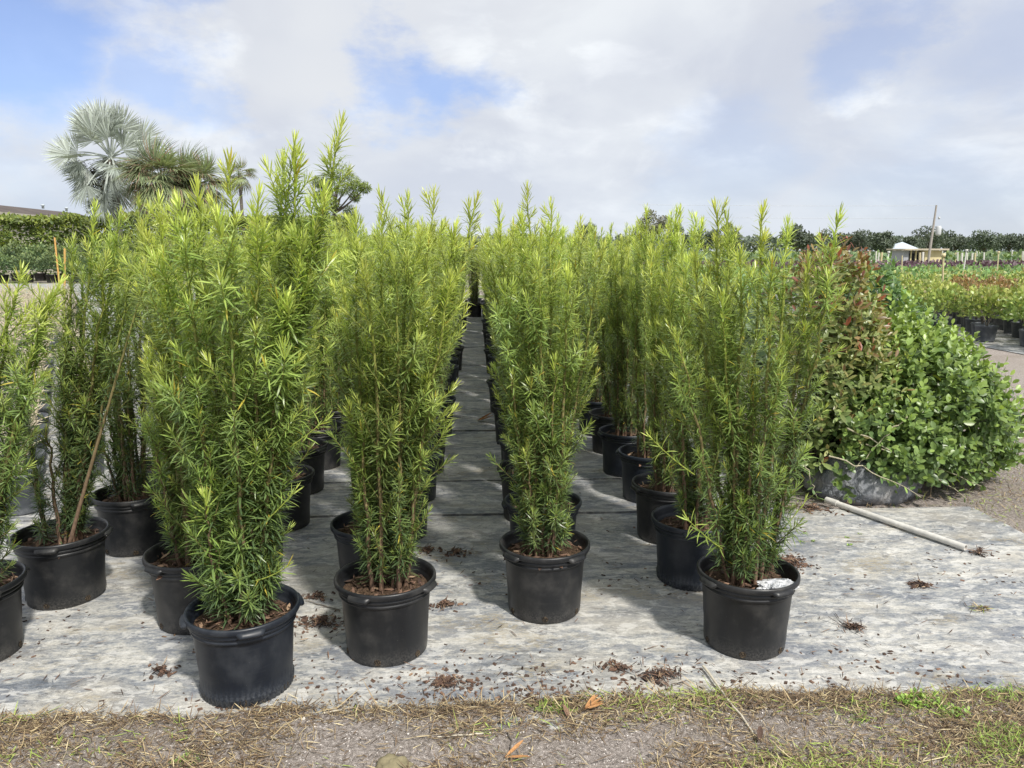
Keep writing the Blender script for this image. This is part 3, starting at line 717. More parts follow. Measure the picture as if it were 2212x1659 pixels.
# rest of the block: five columns, spacing as in the photo
cols_ = [(-2.0, 4.90, 'the far left column', 0), (-1.27, 4.0, 'the column behind the tallest front plant', 1), (-.46, 3.74, 'the column left of the bare aisle', 2),
         (.33, 4.04, 'the column right of the bare aisle', 3), (1.13, 3.68, 'the rightmost column', 4)]
names = ['second', 'third', 'fourth', 'fifth', 'sixth']
variants = []
for k in range(9):
    hg = rng.uniform(1.78, 1.98)
    variants.append(add_stems(None, rand_stems(10, hg, .25), .078, .85, rng.uniform(-.03, .12), True))
for cx, y0, cname, ci in cols_:
    y = y0; k = 0
    start = {0: 2, 1: 1, 2: 1, 3: 1, 4: 1}[ci]
    while y < 20.5:
        jx, jy = rng.normal(0, .025), rng.normal(0, .025)
        if ci == 2 and k == 0: jx = -.08
        near = y < 6.3
        if near and k + start - 1 < len(names):
            lab = '%s podocarpus from the front in %s' % (names[k + start - 1], cname)
            grp = POTG
        else:
            lab = 'podocarpus standing deep in %s, only partly visible' % cname
            grp = 'podocarpus deep in ' + cname
        kind = ('pot_blue', True) if (ci == 4 and k == 0) else (('pot_blue', False) if rng.random() < .4 else ('pot', False))
        root = potted(cx + jx, y + jy, lab, kind, None, 1 if near else 0, grp)
        if near:
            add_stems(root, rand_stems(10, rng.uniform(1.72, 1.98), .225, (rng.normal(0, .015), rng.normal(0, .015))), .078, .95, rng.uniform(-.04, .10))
        else:
            vi = int(rng.integers(len(variants))); a = rng.uniform(0, 6.28); sc = rng.uniform(.94, 1.06)
            link('stem', variants[vi][0], root, (0, 0, 0), a, (1, 1, sc))
            stuff(link('foliage', variants[vi][1], root, (0, 0, 0), a, (1, 1, sc)))
        y += SP; k += 1

for k, (x, y) in enumerate(((-.46, 21.2), (-.07, 19.7), (.30, 21.0), (-.07, 21.9))):
    root = potted(x, y, 'podocarpus closing off the far end of the bare aisle', ('pot', False), None, 0, 'podocarpus at the far end of the aisle')
    vi = k % len(variants); link('stem', variants[vi][0], root); stuff(link('foliage', variants[vi][1], root))
# crumpled plastic on the soil of the front right pot
def blob(name, m, loc, dims, seed, amp=.3, freq=3.0, nu=28, nv=18, rz=0, smooth=False, tint=(0, 0, 0)):
    b = MB(); v = []
    for i in range(nv + 1):
        for j in range(nu):
            ph = math.pi * i / nv; th_ = 2 * math.pi * j / nu
            p = Vector((math.sin(ph) * math.cos(th_), math.sin(ph) * math.sin(th_), math.cos(ph)))
            r = 1 + amp * mnoise.noise(p * freq + Vector((seed, 0, 0))) + amp * .5 * mnoise.noise(p * freq * 2.7 + Vector((0, seed, 0)))
            v.append((p.x * r * dims[0], p.y * r * dims[1], p.z * r * dims[2]))
    q = [[i * nu + j, (i + 1) * nu + j, (i + 1) * nu + (j + 1) % nu, i * nu + (j + 1) % nu] for i in range(nv) for j in range(nu)]
    b.add(v, q, None, tint)
    return link(name, b.mesh(name, m, smooth), None, loc, rz)
m, t = mat('crumpled_film'); po = t.n('ShaderNodeNewGeometry').outputs['Position']
nn = t.noise(po, 26, 3, .6, 1.5)
finish(t, t.ramp(nn, [(.38, (.33, .35, .38)), (.5, (.62, .63, .65)), (.65, (.76, .76, .77))]), .28, nn, 1.0, .02, spec=.8); M['film'] = m
pl = blob('crumpled_plastic', M['film'], (1.245, 2.925, .315), (.085, .052, .022), 3.1, .40, 2.2, rz=.15)
tag(pl, 'crumpled whitish plastic lying on the soil of the front right pot', 'plastic wrapper')

# ------------------------------------------------------------------ shrubs at the right
def rosettes(LB, SB, centers, dirs, leafL, wr, nl, age_f, step=.016, tipage=.35):
    for c, d in zip(centers, dirs):
        n = int(rng.integers(nl[0], nl[1])); L = step * n
        d = nz(d + rng.normal(0, .28, 3)); bend = np.array([0, 0, 1.0]) * L * .25
        path = bez(c, c + d * L * .5, c + d * L + bend, 5)
        ts = np.linspace(0, 1, n); P, T, _ = along(path, ts)
        ref = np.array([[0.3, .2, 1.0]]); A = nz(np.cross(T, ref)); B = np.cross(T, A)
        ph = np.arange(n) * 2.4 + rng.random() * 6
        out = A * np.cos(ph)[:, None] + B * np.sin(ph)[:, None]
        ang = np.radians(68 - 38 * ts + rng.normal(0, 9, n))
        D = T * np.cos(ang)[:, None] + out * np.sin(ang)[:, None]
        ln = leafL * (.75 + .4 * rng.random(n)) * (1 - .35 * ts ** 3)
        a = np.clip(age_f(c) + tipage * ts ** 1.5 + rng.normal(0, .09, n), 0, 1)
        LB.broad(P, D, T, ln, ln * wr, rng.normal(-.12, .1, n), np.column_stack([a, rng.random(n)]))
        if SB is not None: SB.tube(path, np.linspace(.003, .0015, 5), 4, (.5, .5, 0))
def shell(n, dims, cen, front=None, zmin=.05):
    d = rdir(n * 2)
    d = d[d[:, 2] > -.75][:n]
    r = rng.uniform(.62, 1.0, len(d)) ** .6
    lump = np.array([1 + .22 * mnoise.noise(Vector(x) * 2.2 + Vector(cen)) for x in d.tolist()])
    P = np.array(cen) + d * np.array(dims) * (r * lump)[:, None]
    k = P[:, 2] > zmin
    return P[k], d[k]
def shrub(name, label, cat, loc, parts, matn, leafL, wr, nl, agef, trunks=5, group=None, tipage=.35, step=.016):
    root = empty(name, loc); tag(root, label, cat, group)
    LB, SB = MB(), MB()
    allP = []
    for (cen, dims, n) in parts:
        P, d = shell(n, dims, cen); allP.append(P)
        rosettes(LB, None, P, nz(d + np.array([0, 0, .35])), leafL, wr, nl, agef, step, tipage)
    allP = np.concatenate(allP)
    for k in range(trunks * 9):
        e = allP[int(rng.integers(len(allP)))]; s0 = np.array([rng.normal(0, .06), rng.normal(0, .06), 0.02])
        SB.tube(bez(s0, np.array([s0[0] + e[0] * .2, s0[1] + e[1] * .2, e[2] * .6]), e, 8), np.linspace(.010, .002, 8), 5, (.3, .5, 0))
    link('stem', SB.mesh('stem', M['bark']), root)
    stuff(link('foliage', LB.mesh('foliage', M[matn]), root))
    return root
shrub('round_leaf_shrub', 'wide glossy round-leaved shrub spreading over the right edge of the cloth', 'shrub', (3.22, 5.42, 0),
      [((-.04, -.05, .50), (.66, .58, .58), 950), ((.32, .02, .32), (.40, .44, .36), 420), ((-.62, -.50, .20), (.26, .12, .17), 50), ((-.30, -.56, .26), (.30, .12, .2), 70), ((-.1, .2, .75), (.5, .4, .45), 300), ((-.35, -.2, .46), (.40, .42, .42), 300), ((-.55, -.42, .50), (.34, .22, .22), 120)], 'ficus', .068, .60, (6, 10), lambda c: .28 + .28 * max(0, c[2]), 5)
shrub('round_leaf_shrub', 'upright bluish round-leaved shrub behind the red-tipped shrub', 'shrub', (3.12, 6.1, 0),
      [((.0, 0, .88), (.40, .40, .62), 500), ((.34, -.05, .85), (.28, .3, .34), 200)], 'ficus', .062, .56, (6, 10), lambda c: .05 + .12 * max(0, c[2]), 4)
shrub('red_tipped_shrub', 'olive pointed-leaved shrub with dark red shoot tips', 'shrub', (2.42, 5.20, 0),
      [((.02, 0, 1.20), (.30, .26, .44), 230), ((.16, .05, .95), (.26, .26, .36), 120), ((.10, -.05, .66), (.34, .3, .42), 240), ((-.02, -.1, .34), (.28, .22, .24), 70)], 'redtip', .085, .36, (6, 10), lambda c: .12 + .17 * max(0, c[2]) ** 2, 4, tipage=.46)
# cloth-wrapped root ball under the shrubs
m, t = mat('grey_wrap_cloth'); po = t.n('ShaderNodeNewGeometry').outputs['Position']
nn = t.noise(t.mapping(po, (1, 1, .5)), 9, 5, .6, 1.2)
finish(t, t.ramp(t.noise(po, 6, 6, .65, .5), [(.38, (.13, .145, .165)), (.52, (.23, .24, .26)), (.66, (.40, .40, .40))]), .6, nn, 1.0, .05, spec=.4); M['wrap'] = m
rb = blob('wrapped_root_ball', M['wrap'], (2.70, 5.05, .10), (.38, .26, .22), 8.2, .14, 1.8, 40, 26, smooth=True)
tag(rb, 'grey cloth-wrapped root ball slumped under the round-leaved shrub', 'root ball')
def trailing(px0, px1, Y0, Y1, sag, label):
    a = np.array(at(px0[0], px0[1], Y0)); e = np.array(at(px1[0], px1[1], Y1)); b = MB()
    path = bez(a, (a + e) / 2 + np.array([0, 0, sag]), e, 12)
    path[1:-1] += rng.normal(0, .006, (10, 3))
    b.tube(path, np.linspace(.0055, .002, 12), 5, (.5, .5, 0))
    root = empty('trailing_branch', tuple(a)); tag(root, label, 'branch', 'trailing branches over the root ball')
    o = link('stem', b.mesh('stem', M['twig']), root, tuple(-a))
    LB = MB(); ts = np.linspace(.15, 1, 14); P, T, _ = along(path, ts)
    D = nz(T * .5 + rdir(14)); n = 14; ln = rng.uniform(.03, .055, n)
    LB.broad(P, D, np.tile([0, 0, 1.0], (n, 1)) + rdir(n) * .4, ln, ln * .6, rng.normal(0, .1, n), np.column_stack([rng.uniform(.2, .8, n), rng.random(n)]))
    link('foliage', LB.mesh('foliage', M['ficus']), root, tuple(-a))
trailing((1830, 925), (2085, 1075), 4.75, 4.7, .05, 'longest pale trailing branch crossing the grey root ball')
trailing((1790, 985), (1990, 1075), 4.7, 4.66, .05, 'lower pale trailing branch crossing the grey root ball')
trailing((1870, 960), (2120, 1050), 4.8, 4.85, .04, 'upper pale trailing branch reaching right over the root ball')
trailing((1960, 900), (1850, 1010), 4.75, 4.7, .03, 'short twig hanging over the middle of the root ball')
trailing((1735, 990), (1765, 1075), 4.66, 4.66, .02, 'short leafy twig touching the cloth beside the white pipe end')

# ------------------------------------------------------------------ pipe, stick, debris
def tube_obj(name, p0, p1, r, m, label, cat, wall=True, n=2, jitter=0, group=None, sides=16, parent=None):
    b = MB(); p0 = np.array(p0, float); p1 = np.array(p1, float)
    path = p0 + (p1 - p0) * np.linspace(0, 1, n)[:, None]
    if jitter: path[1:-1] += rng.normal(0, jitter, (n - 2, 3)) * np.array([1, 1, .3])
    b.tube(path, np.linspace(r, r * (.6 if jitter else 1), n), sides, (.5, .5, 0), cap=not wall)
    if wall:
        b.tube(path, r * .76, sides, (.5, .5, 0))
        T = nz(p1 - p0); A = nz(np.cross(T, [0, 0, 1.0])); B = np.cross(T, A); th = np.linspace(0, 2 * np.pi, sides, endpoint=False)
        for e in (p0, p1):
            ro = e + r * (np.cos(th)[:, None] * A + np.sin(th)[:, None] * B); ri = e + r * .76 * (np.cos(th)[:, None] * A + np.sin(th)[:, None] * B)
            b.add(np.vstack([ro, ri]), [[i, (i + 1) % sides, sides + (i + 1) % sides, sides + i] for i in range(sides)])
    o = link(name, b.mesh(name, m), parent)
    return tag(o, label, cat, group) if label else o
a0 = gp(1790, 1086, .02); a1 = gp(2086, 1188, .02)
tube_obj('pvc_pipe', (a0.x, a0.y, .034), (a1.x, a1.y, .034), .0185, M['pvc'], 'white plastic pipe lying on the cloth below the shrubs', 'pipe')
tube_obj('pipe_coupling', tuple(Vector((a0.x, a0.y, .034)) + (a1 - a0) * -.02), tuple(Vector((a0.x, a0.y, .034)) + (a1 - a0) * .075), .0225, M['pvc'], 'wider white coupling on the upper end of the lying pipe', 'pipe fitting')
pip = [o for o in col.objects if o.name == 'pvc_pipe'][0]; pc = [o for o in col.objects if o.name == 'pipe_coupling'][0]
pc.parent = pip; del pc['category']; del pc['label']
s0 = gp(1519, 1440, .02); s1 = gp(1628, 1582, .03)
tube_obj('stick', (s0.x, s0.y, .022), (s1.x, s1.y, top(s1.x, s1.y) + .012), .0056, M['haulm'], 'long pale stick lying across the front edge of the cloth', 'stick', False, 9, .003)
for (p, q_, lab) in (((1045, 1590), (945, 1600), 'pale twig on the sand left of the middle'), ((700, 1545), (760, 1533), 'short dry twig at the cloth edge below the fluted pot'),
                     ((1880, 1500), (1925, 1525), 'dark twig at the cloth edge beside the green weed'), ((735, 1140 + 180), (660, 1300), 'thin dark twig between the two front left pots'),
                     ((1430, 1638), (1500, 1655), 'thick brown stick at the bottom edge'), ((1098, 1590), (1103, 1650), 'short upright-looking brown twig near the bottom middle'),
                     ((1830, 1170), (1868, 1172), 'small curved dark twig on the cloth below the pipe')):
    u = gp(*p, .012); v = gp(*q_, .012)
    tube_obj('stick', (u.x, u.y, top(u.x, u.y) + .007), (v.x, v.y, top(v.x, v.y) + .007), .0032, M['bark'] if 'dark' in lab or 'brown' in lab else M['haulm'], lab, 'stick', False, 7, .004)

def chips(b, P, Lr, wr=(.25, .8), tint=None, lift=.4):
    n = len(P); D = nz(np.column_stack([rng.normal(size=n), rng.normal(size=n), rng.normal(0, .12, n)]))
    U = nz(np.column_stack([rng.normal(0, lift, n), rng.normal(0, lift, n), np.ones(n)]))
    L = rng.uniform(*Lr, n); S = nz(np.cross(D, U)); U = np.cross(S, D); W = L * rng.uniform(*wr, n); Tk = L * rng.uniform(.08, .22, n)
    k = rng.uniform(.6, 1.1, (n, 8, 1)); v = []
    for zz_ in (0, 1):
        for (a, s_) in ((-.5, -.35), (.45, -.5), (.5, .3), (-.4, .5)):
            v.append(P + D * (L * a)[:, None] + S * (W * s_)[:, None] + U * (Tk * zz_)[:, None])
    V = np.stack(v, 1); V = P[:, None] + (V - P[:, None]) * k
    bb = (np.arange(n) * 8)[:, None]
    q = np.concatenate([bb + x for x in ([4, 5, 6, 7], [0, 1, 5, 4], [1, 2, 6, 5], [2, 3, 7, 6], [3, 0, 4, 7])])
    tn = rng.beta(1.3, 2.0, n) if tint is None else tint
    b.add(V, q, None, np.repeat(np.column_stack([tn, rng.random(n), np.zeros(n)]), 8, 0))
def pile(px, py, n, rad, label, name='debris_pile', matn='chip', Lr=(.007, .034), straw=.5, tint=None, cat='debris'):
    n = int(n * 1.5); c = gp(px, py, .01); b = MB(); zt_ = top(c.x, c.y)
    r = rad * np.abs(rng.normal(0, .6, n)); a = rng.random(n) * 6.28; r = r * (.6 + .7 * np.abs(np.sin(a * 1.5 + px)))
    P = np.column_stack([c.x + r * np.cos(a) * 1.5, c.y + r * np.sin(a), zt_ + .004 + .018 * np.exp(-(r / rad) ** 2 * 3) * rng.random(n)])
    P = P.copy(); ns = int(n * straw)
    chips(b, P[ns:], Lr, tint=None if tint is None else np.full(n - ns, tint))
    if ns:
        D = nz(np.column_stack([rng.normal(size=ns), rng.normal(size=ns), rng.normal(.02, .07, ns)])); L = rng.uniform(Lr[0] * 1.3, Lr[1] * 1.5, ns)
        b.leaf(P[:ns] + [0, 0, .006], D, np.tile([0, 0, 1.0], (ns, 1)) + rdir(ns) * .5, L, np.full(ns, .0045), rng.normal(0, .25, ns), np.column_stack([rng.random(ns), rng.random(ns)]))
    return tag(stuff(link(name, b.mesh(name, M[matn], False))), label, cat, 'heaps of plant debris on the cloth')
for a in ((690, 1345, 150, .085, 'brown bark heap right of the fluted pot'), (688, 1290, 50, .05, 'small bark heap beside the rim of the fluted pot'),
          (962, 1310, 70, .05, 'upright bark heap right of the pot left of the aisle'), (985, 1196, 90, .07, 'dark bark heap in the aisle between the two front pots'),
          (925, 1190, 60, .05, 'dark bark heap beside the second pot left of the aisle'), (965, 1478, 120, .06, 'red brown bark heap at the cloth edge'),
          (1330, 1445, 40, .06, 'thin straw heap at the cloth edge in the middle'), (350, 1450, 40, .045, 'flaky brown leaf heap on the cloth at the left'),
          (1700, 1215, 260, .10, 'spilled potting mix behind the front right pot'), (1985, 1265, 30, .03, 'small dark weed heap on the right cloth'),
          (1750, 1100, 160, .10, 'leaf litter under the shrubs beside the pipe end')):
    pile(*a)
for a in ((2115, 1196, 45, .035, 'dark dried weed tuft beside the pipe end'), (1845, 1357, 40, .04, 'black dried weed smudge right of the front right pot'),
          (1430, 1460, 90, .075, 'black dried moss patch near the cloth edge'), (1990, 1268, 40, .03, 'black dried moss tuft right of the front right pot')):
    pile(a[0], a[1], a[2], a[3], a[4], 'dried_weed', 'chip', (.02, .045), .85, .0, 'dried weed')
# straw bundle
pile(2120, 1318, 30, .025, 'curled straw coloured root tuft at the right', 'dried_weed', 'straw', (.02, .04), 1.0, None, 'dried weed')

# the curled orange leaf in the aisle, others on the sand
def dry_leaf(px, py, size, rz, label, matn='orange', fingers=1):
    c = gp(px, py, .012); b = MB(); n = fingers
    a = rz + np.linspace(-.5, .5, n) if n > 1 else np.array([rz])
    D = np.column_stack([np.cos(a), np.sin(a), np.full(n, .12)])
    b.broad(np.tile([c.x, c.y, top(c.x, c.y) + .012], (n, 1)), D, np.tile([0, 0, 1.0], (n, 1)) + rdir(n) * .3, np.full(n, size), np.full(n, size * (.35 if n == 1 else .16)), rng.uniform(.1, .3, n), np.column_stack([rng.random(n), rng.random(n)]), .6)
    tag(link('fallen_leaf', b.mesh('fallen_leaf', M[matn], True)), label, 'fallen leaf')
dry_leaf(1030, 910, .17, 0.0, 'curled rusty leaf lying alone in the bare aisle', fingers=3)
dry_leaf(1262, 1538, .075, .4, 'orange hand-shaped dry leaf on the sand at the cloth edge', fingers=5)
dry_leaf(1230, 1560, .06, 1.9, 'brown folded leaf beside the orange hand-shaped leaf', 'chip')
dry_leaf(1640, 1612, .06, 1.2, 'brown dry leaf at the foot of the pale stick', 'chip')
dry_leaf(1090, 1645, .09, .2, 'large tan leaf at the bottom edge in the middle', 'orange', 2)
rk = blob('rock', M['rock'], tuple(gp(850, 1655, .02)), (.055, .04, .03), 5, .3, 2, smooth=True); tag(rk, 'mossy brown stone at the bottom edge left of the middle', 'stone')
for (px, py, s_, lab) in ((1950, 1385 + 110, .012, ''), (1747, 1502 - 32, .010, ''),):
    pass
for (px, py, lab) in ((1768, 1462, 'white pebble on the bare patch in front of the right pot'), (1258, 1565, 'white pebble on the sand in the middle'), (655, 1560, 'small white pebble at the cloth edge at the left')):
    c = gp(px, py, .01); tag(blob('pebble', M['pebble'], (c.x, c.y, top(c.x, c.y) + .003), (.009, .007, .005), px, .3, 2, 10, 8), lab, 'pebble', 'white pebbles')

# scattered chips and clippings on the cloth
b = MB(); n = 2600
P = np.column_stack([rng.uniform(-2.6, 3.0, n), 2.62 + rng.exponential(.9, n), np.zeros(n)])
cl_ = np.array([mnoise.noise(Vector((p[0] * 1.6, p[1] * 2, 0))) for p in P]); P = P[(cl_ * 1.6 + rng.random(len(P)) * .6 > .52) & (P[:, 1] < 8)]
P = P[~((P[:, 1] > 4.6) & (P[:, 0] > 1.9))]
n2_ = 420; P2 = np.column_stack([rng.normal(.05, .50, n2_), 2.62 + np.abs(rng.normal(0, .16, n2_)), np.zeros(n2_)]); P = np.vstack([P, P2])
P[:, 2] = [cloth_z(p[0], p[1]) + .001 for p in P]
chips(b, P, (.004, .024), (.3, .9))
ncl = 420; Q = np.column_stack([rng.uniform(-2.4, 2.8, ncl), 2.64 + rng.exponential(.7, ncl), np.full(ncl, .016)]); Q = Q[Q[:, 1] < 7]; ncl = len(Q)
D = nz(np.column_stack([rng.normal(size=ncl), rng.normal(size=ncl), np.zeros(ncl)]))
b.leaf(Q, D, np.tile([0, 0, 1.0], (ncl, 1)), rng.uniform(.02, .07, ncl), rng.uniform(.002, .005, ncl), rng.normal(0, .1, ncl), np.column_stack([rng.random(ncl) * .9, rng.random(ncl)]))
tag(stuff(link('bark_litter', b.mesh('bark_litter', M['chip'], False))), 'scattered bark chips and clippings on the pale cloth', 'litter')

# dry grass, roots and clippings on the sand in front
b = MB(); n = 95000
x = rng.uniform(-2.3, 2.9, n); y = rng.uniform(1.95, 2.76, n)
ey = np.interp(x, np.linspace(-2.8, 3.6, 300), [edge_y(v) for v in np.linspace(-2.8, 3.6, 300)])
dens = np.array([.5 + .9 * mnoise.noise(Vector((a_ * 1.5, b_ * 3.2, 4))) + .35 * mnoise.noise(Vector((a_ * 6, b_ * 8, 4))) for a_, b_ in zip(x, y)])
dens += .22 * np.clip((x + .5) / 1.5, -1, 1)
edge = np.exp(-((y - ey) / .06) ** 2) * .5
dens = (dens - .17) * 1.2; dens -= .05 * (x < -.2)
keep = (y < ey + .06 * rng.random(n) ** 2 + .02) & (rng.random(n) < np.clip(dens + edge, .04, 1))
x, y = x[keep], y[keep]; n = len(x)
P = np.column_stack([x, y, [height(a_, b_) - .014 for a_, b_ in zip(x, y)]]); P[:, 2] += rng.random(n) ** 2 * .014 + np.array([soil_lift(a_, b_) for a_, b_ in zip(x, y)]) + np.where(False, 0, 0) + np.where(y > np.interp(x, np.linspace(-2.8, 3.6, 300), [edge_y(v) for v in np.linspace(-2.8, 3.6, 300)]) + .10, .012, 0)
D = nz(np.column_stack([rng.normal(0, 1.2, n), rng.normal(0, .8, n), rng.normal(.05, .2, n)]))
L = rng.gamma(2.6, .012, n) + .008
gx = np.array([mnoise.noise(Vector((a_ * 2.2, b_ * 4, 14))) for a_, b_ in zip(x, y)])
tn = np.clip(rng.beta(1.1, 1.3, n) * .8, 0, .8); grn = rng.random(n) < np.clip(.03 + .4 * gx + .12 * (x > .8), 0, .5); tn[grn] = rng.uniform(.86, 1, grn.sum())
b.leaf(P, D, np.tile([0, 0, 1.0], (n, 1)) + rdir(n) * .5, L, rng.uniform(.0016, .0042, n), rng.normal(0, .3, n), np.column_stack([tn, rng.random(n)]))
tag(stuff(link('dry_grass_litter', b.mesh('dry_grass_litter', M['straw'], True))), 'dry grass clippings and roots on the sand along the bottom edge', 'dry grass')
# small crumbs of sand and bark
b = MB(); n = 22000
P = np.column_stack([rng.uniform(-2.6, 3.2, n), rng.uniform(1.8, 2.66, n), np.zeros(n)]); P[:, 2] = [height(p[0], p[1]) - .015 + soil_lift(p[0], p[1]) for p in P]
chips(b, P, (.002, .008), (.5, .9), rng.beta(2, 1.2, n))
tag(stuff(link('sand_crumbs', b.mesh('sand_crumbs', chip_mat('sand_crumb', [(0, (.08, .06, .05)), (.3, (.22, .18, .16)), (.6, (.50, .45, .42)), (1, (.72, .68, .64))]), False))), 'loose sand crumbs and bark bits along the bottom edge', 'sand')
# living weeds
def weed(px, py, n, rad, L, label, up=.8, broad=True, group='green weeds at the cloth edge', z=0.0):
    c = gp(px, py, .02); z = top(c.x, c.y); b = MB(); r = rad * np.sqrt(rng.random(n)); a = rng.random(n) * 6.28
    P = np.column_stack([c.x + r * np.cos(a) * 1.5, c.y + r * np.sin(a) * .8, z + rng.random(n) * rad * .35])
    D = nz(np.column_stack([rng.normal(size=n), rng.normal(size=n), np.abs(rng.normal(up, .5, n))])); l = rng.uniform(.5, 1, n) * L
    tn = np.column_stack([rng.uniform(.3, 1, n), rng.random(n)])
    if broad: b.broad(P, D, np.tile([0, 0, 1.0], (n, 1)) + rdir(n) * .3, l, l * .5, rng.normal(-.1, .1, n), tn)
    else: b.leaf(P, D, np.tile([0, 0, 1.0], (n, 1)) + rdir(n) * .3, l, np.full(n, .003), rng.normal(-.2, .2, n), tn)
    tag(link('weed', b.mesh('weed', M['weed'])), label, 'weed', group)
weed(1985, 1522, 150, .055, .024, 'broad-leaved green weed at the cloth edge on the right')
weed(2060, 1545, 60, .04, .022, 'smaller green weed right of the broad-leaved weed')
weed(2185, 1505, 160, .07, .03, 'green grass tuft at the cloth edge at the right margin', .5, False)
weed(2190, 1610, 420, .10, .035, 'green grass patch in the bottom right corner', .5, False)
weed(1180, 1530, 45, .035, .05, 'yellow-green grass tuft at the cloth edge in the middle', .6, False)
weed(1210, 1535, 30, .02, .05, 'small grass tuft beside the orange leaf', .6, False)
weed(410, 1640, 50, .035, .03, 'mossy green tuft on the sand at the bottom left', .5, False)
weed(1845, 1550, 60, .05, .03, 'thin green grass under the cloth edge below the right pot', .5, False)
for k, (px, py) in enumerate(((1738, 1150), (1757, 1165), (1735, 1168), (1830, 1158), (1833, 1175), (1858, 1150))):
    weed(px, py, 12, .012, .014, ['tiny seedling nearest the red-tipped shrub', 'tiny seedling second from the shrub', 'tiny seedling lowest left', 'tiny seedling above the dark curved twig', 'tiny seedling beside the dark curved twig', 'tiny seedling closest to the pipe'][k], .8, True, 'tiny seedlings growing through the cloth', .01)
# verge of weeds and litter right of the cloth
b = MB(); n = 5200
x = rng.uniform(1.9, 6.2, n); y = rng.uniform(4.5, 7.5, n); k = ((x > 3.25) | (y > 4.72)); x, y = x[k], y[k]
x = np.concatenate([x, rng.uniform(3.25, 4.4, 1800)]); y = np.concatenate([y, rng.uniform(3.3, 5.6, 1800)]); n = len(x)
P = np.column_stack([x, y, rng.random(n) * .02]); D = nz(np.column_stack([rng.normal(size=n), rng.normal(size=n), rng.normal(.3, .35, n)]))
tn = rng.beta(2, 2, n) * .8; g_ = rng.random(n) < np.clip(.35 + .9 * np.array([mnoise.noise(Vector((a_ * 1.2, b_ * 1.2, 4))) for a_, b_ in zip(x, y)]), 0, .8); tn[g_] = rng.uniform(.86, 1, g_.sum())
b.leaf(P, D, np.tile([0, 0, 1.0], (n, 1)) + rdir(n) * .5, rng.uniform(.02, .08, n), rng.uniform(.002, .005, n), rng.normal(0, .25, n), np.column_stack([tn, rng.random(n)]))
tag(stuff(link('verge_litter', b.mesh('verge_litter', M['straw'], True))), 'weeds and leaf litter on the verge beneath and right of the shrubs', 'litter')

# ------------------------------------------------------------------ dead plants in pots at the left
simple_prof = lambda r0, r1, h: [(0, .01), (r0 * .95, .01), (r0, 0), (r0 * 1.01, .02), (r1 * .97, h * .88), (r1 * 1.03, h * .9), (r1 * 1.03, h), (r1 * .96, h), (r1 * .9, h * .8), (0, h * .8)]
b = MB(); b.lathe(simple_prof(.12, .145, .28), 24); dpot = b.mesh('pot', M['pot_dusty_sheen'])
dry_v = []
for k in range(5):
    b = MB()
    for s_ in range(9):
        a = rng.uniform(0, 6.28); hh = rng.uniform(.25, .52)
        p0 = np.array([.03 * math.cos(a), .03 * math.sin(a), .22]); p1 = np.array([rng.uniform(.05, .16) * math.cos(a), rng.uniform(.05, .16) * math.sin(a), .22 + hh])
        path = bez(p0, (p0 + p1) / 2 + rng.normal(0, .03, 3), p1, 7); b.tube(path, np.linspace(.008, .003, 7), 4, (.6, .5, 0))
        for q_ in range(7):
            P_, T_, _ = along(path, np.array([rng.uniform(.3, 1)])); e = P_[0] + nz(T_[0] + rdir(1)[0] * 1.0) * rng.uniform(.05, .13)
            b.tube(np.array([P_[0], (P_[0] + e) / 2 + rng.normal(0, .008, 3), e]), np.array([.005, .004, .002]), 4, (.9, .5, 0))
    dry_v.append(b.mesh('dry_twigs', M['palewood']))
cnt = 0
yy = 4.9; row = 0
while yy < 24:
    xx = -3.0 - (.22 if row % 2 else 0)
    while xx > -14:
        u = (xx + math.tan(-YAW) * 0) / yy
        # only pots seen through the gap between the left plants
        px = 1106 + 1637 * math.tan(math.atan2(xx, yy) - math.radians(2.618)) * .985
        if -60 < px < 175 or (px < 260 and yy < 7 and px > -60):
            root = empty('dead_potted_plant', (xx, yy, .012)); tag(root, 'leafless pale dry plant in a dusty pot with a painted grey sheen, in the gap at the left', 'dead plant', 'dead plants in the left block')
            link('pot', dpot, root, (0, 0, 0), rng.uniform(0, 6)); link('dry_twigs', dry_v[int(rng.integers(5))], root, (0, 0, 0), rng.uniform(0, 6)); cnt += 1
        xx -= .44
    yy += .42 if yy < 12 else .6; row += 1

# ------------------------------------------------------------------ potted shrubs of the field, right
b = MB(); b.lathe(simple_prof(.15, .19, .30), 20); cpot = b.mesh('pot', M['pot_dusty_sheen'])
def cushion(n, dims, z0, matn, L, wr, agef, seed=0):
    LB = MB(); d = rdir(n); d[:, 2] = np.abs(d[:, 2]) * 1.0 - .25; d = nz(d); r = rng.uniform(.45, 1, n) ** .5
    lump = np.array([1 + .3 * mnoise.noise(Vector(v) * 2.5 + Vector((seed * 3.1, 0, 0))) for v in d.tolist()])
    P = d * np.array(dims) * (r * lump)[:, None] + [0, 0, z0]
    D = nz(d + rdir(n) * .8 + [0, 0, .5]); ln = L * rng.uniform(.7, 1.3, n)
    tn = np.clip(agef + .35 * (P[:, 2] - z0) / dims[2] + rng.normal(0, .16, n), 0, 1)
    LB.broad(P, D, d + rdir(n) * .6, ln, ln * wr, rng.normal(0, .1, n), np.column_stack([tn, rng.random(n)]), .1)
    return LB.mesh('foliage', M[matn])
coco = [cushion(620, (.38, .38, .42), .52, 'cocoplum', .07, .7, .38, k) for k in range(4)]
copp = [cushion(620, (.38, .38, .42), .52, 'copper', .06, .6, .5, k) for k in range(2)]
grn_ = [cushion(620, (.36, .36, .38), .50, 'field', .06, .5, .5, k) for k in range(2)]
b = MB()
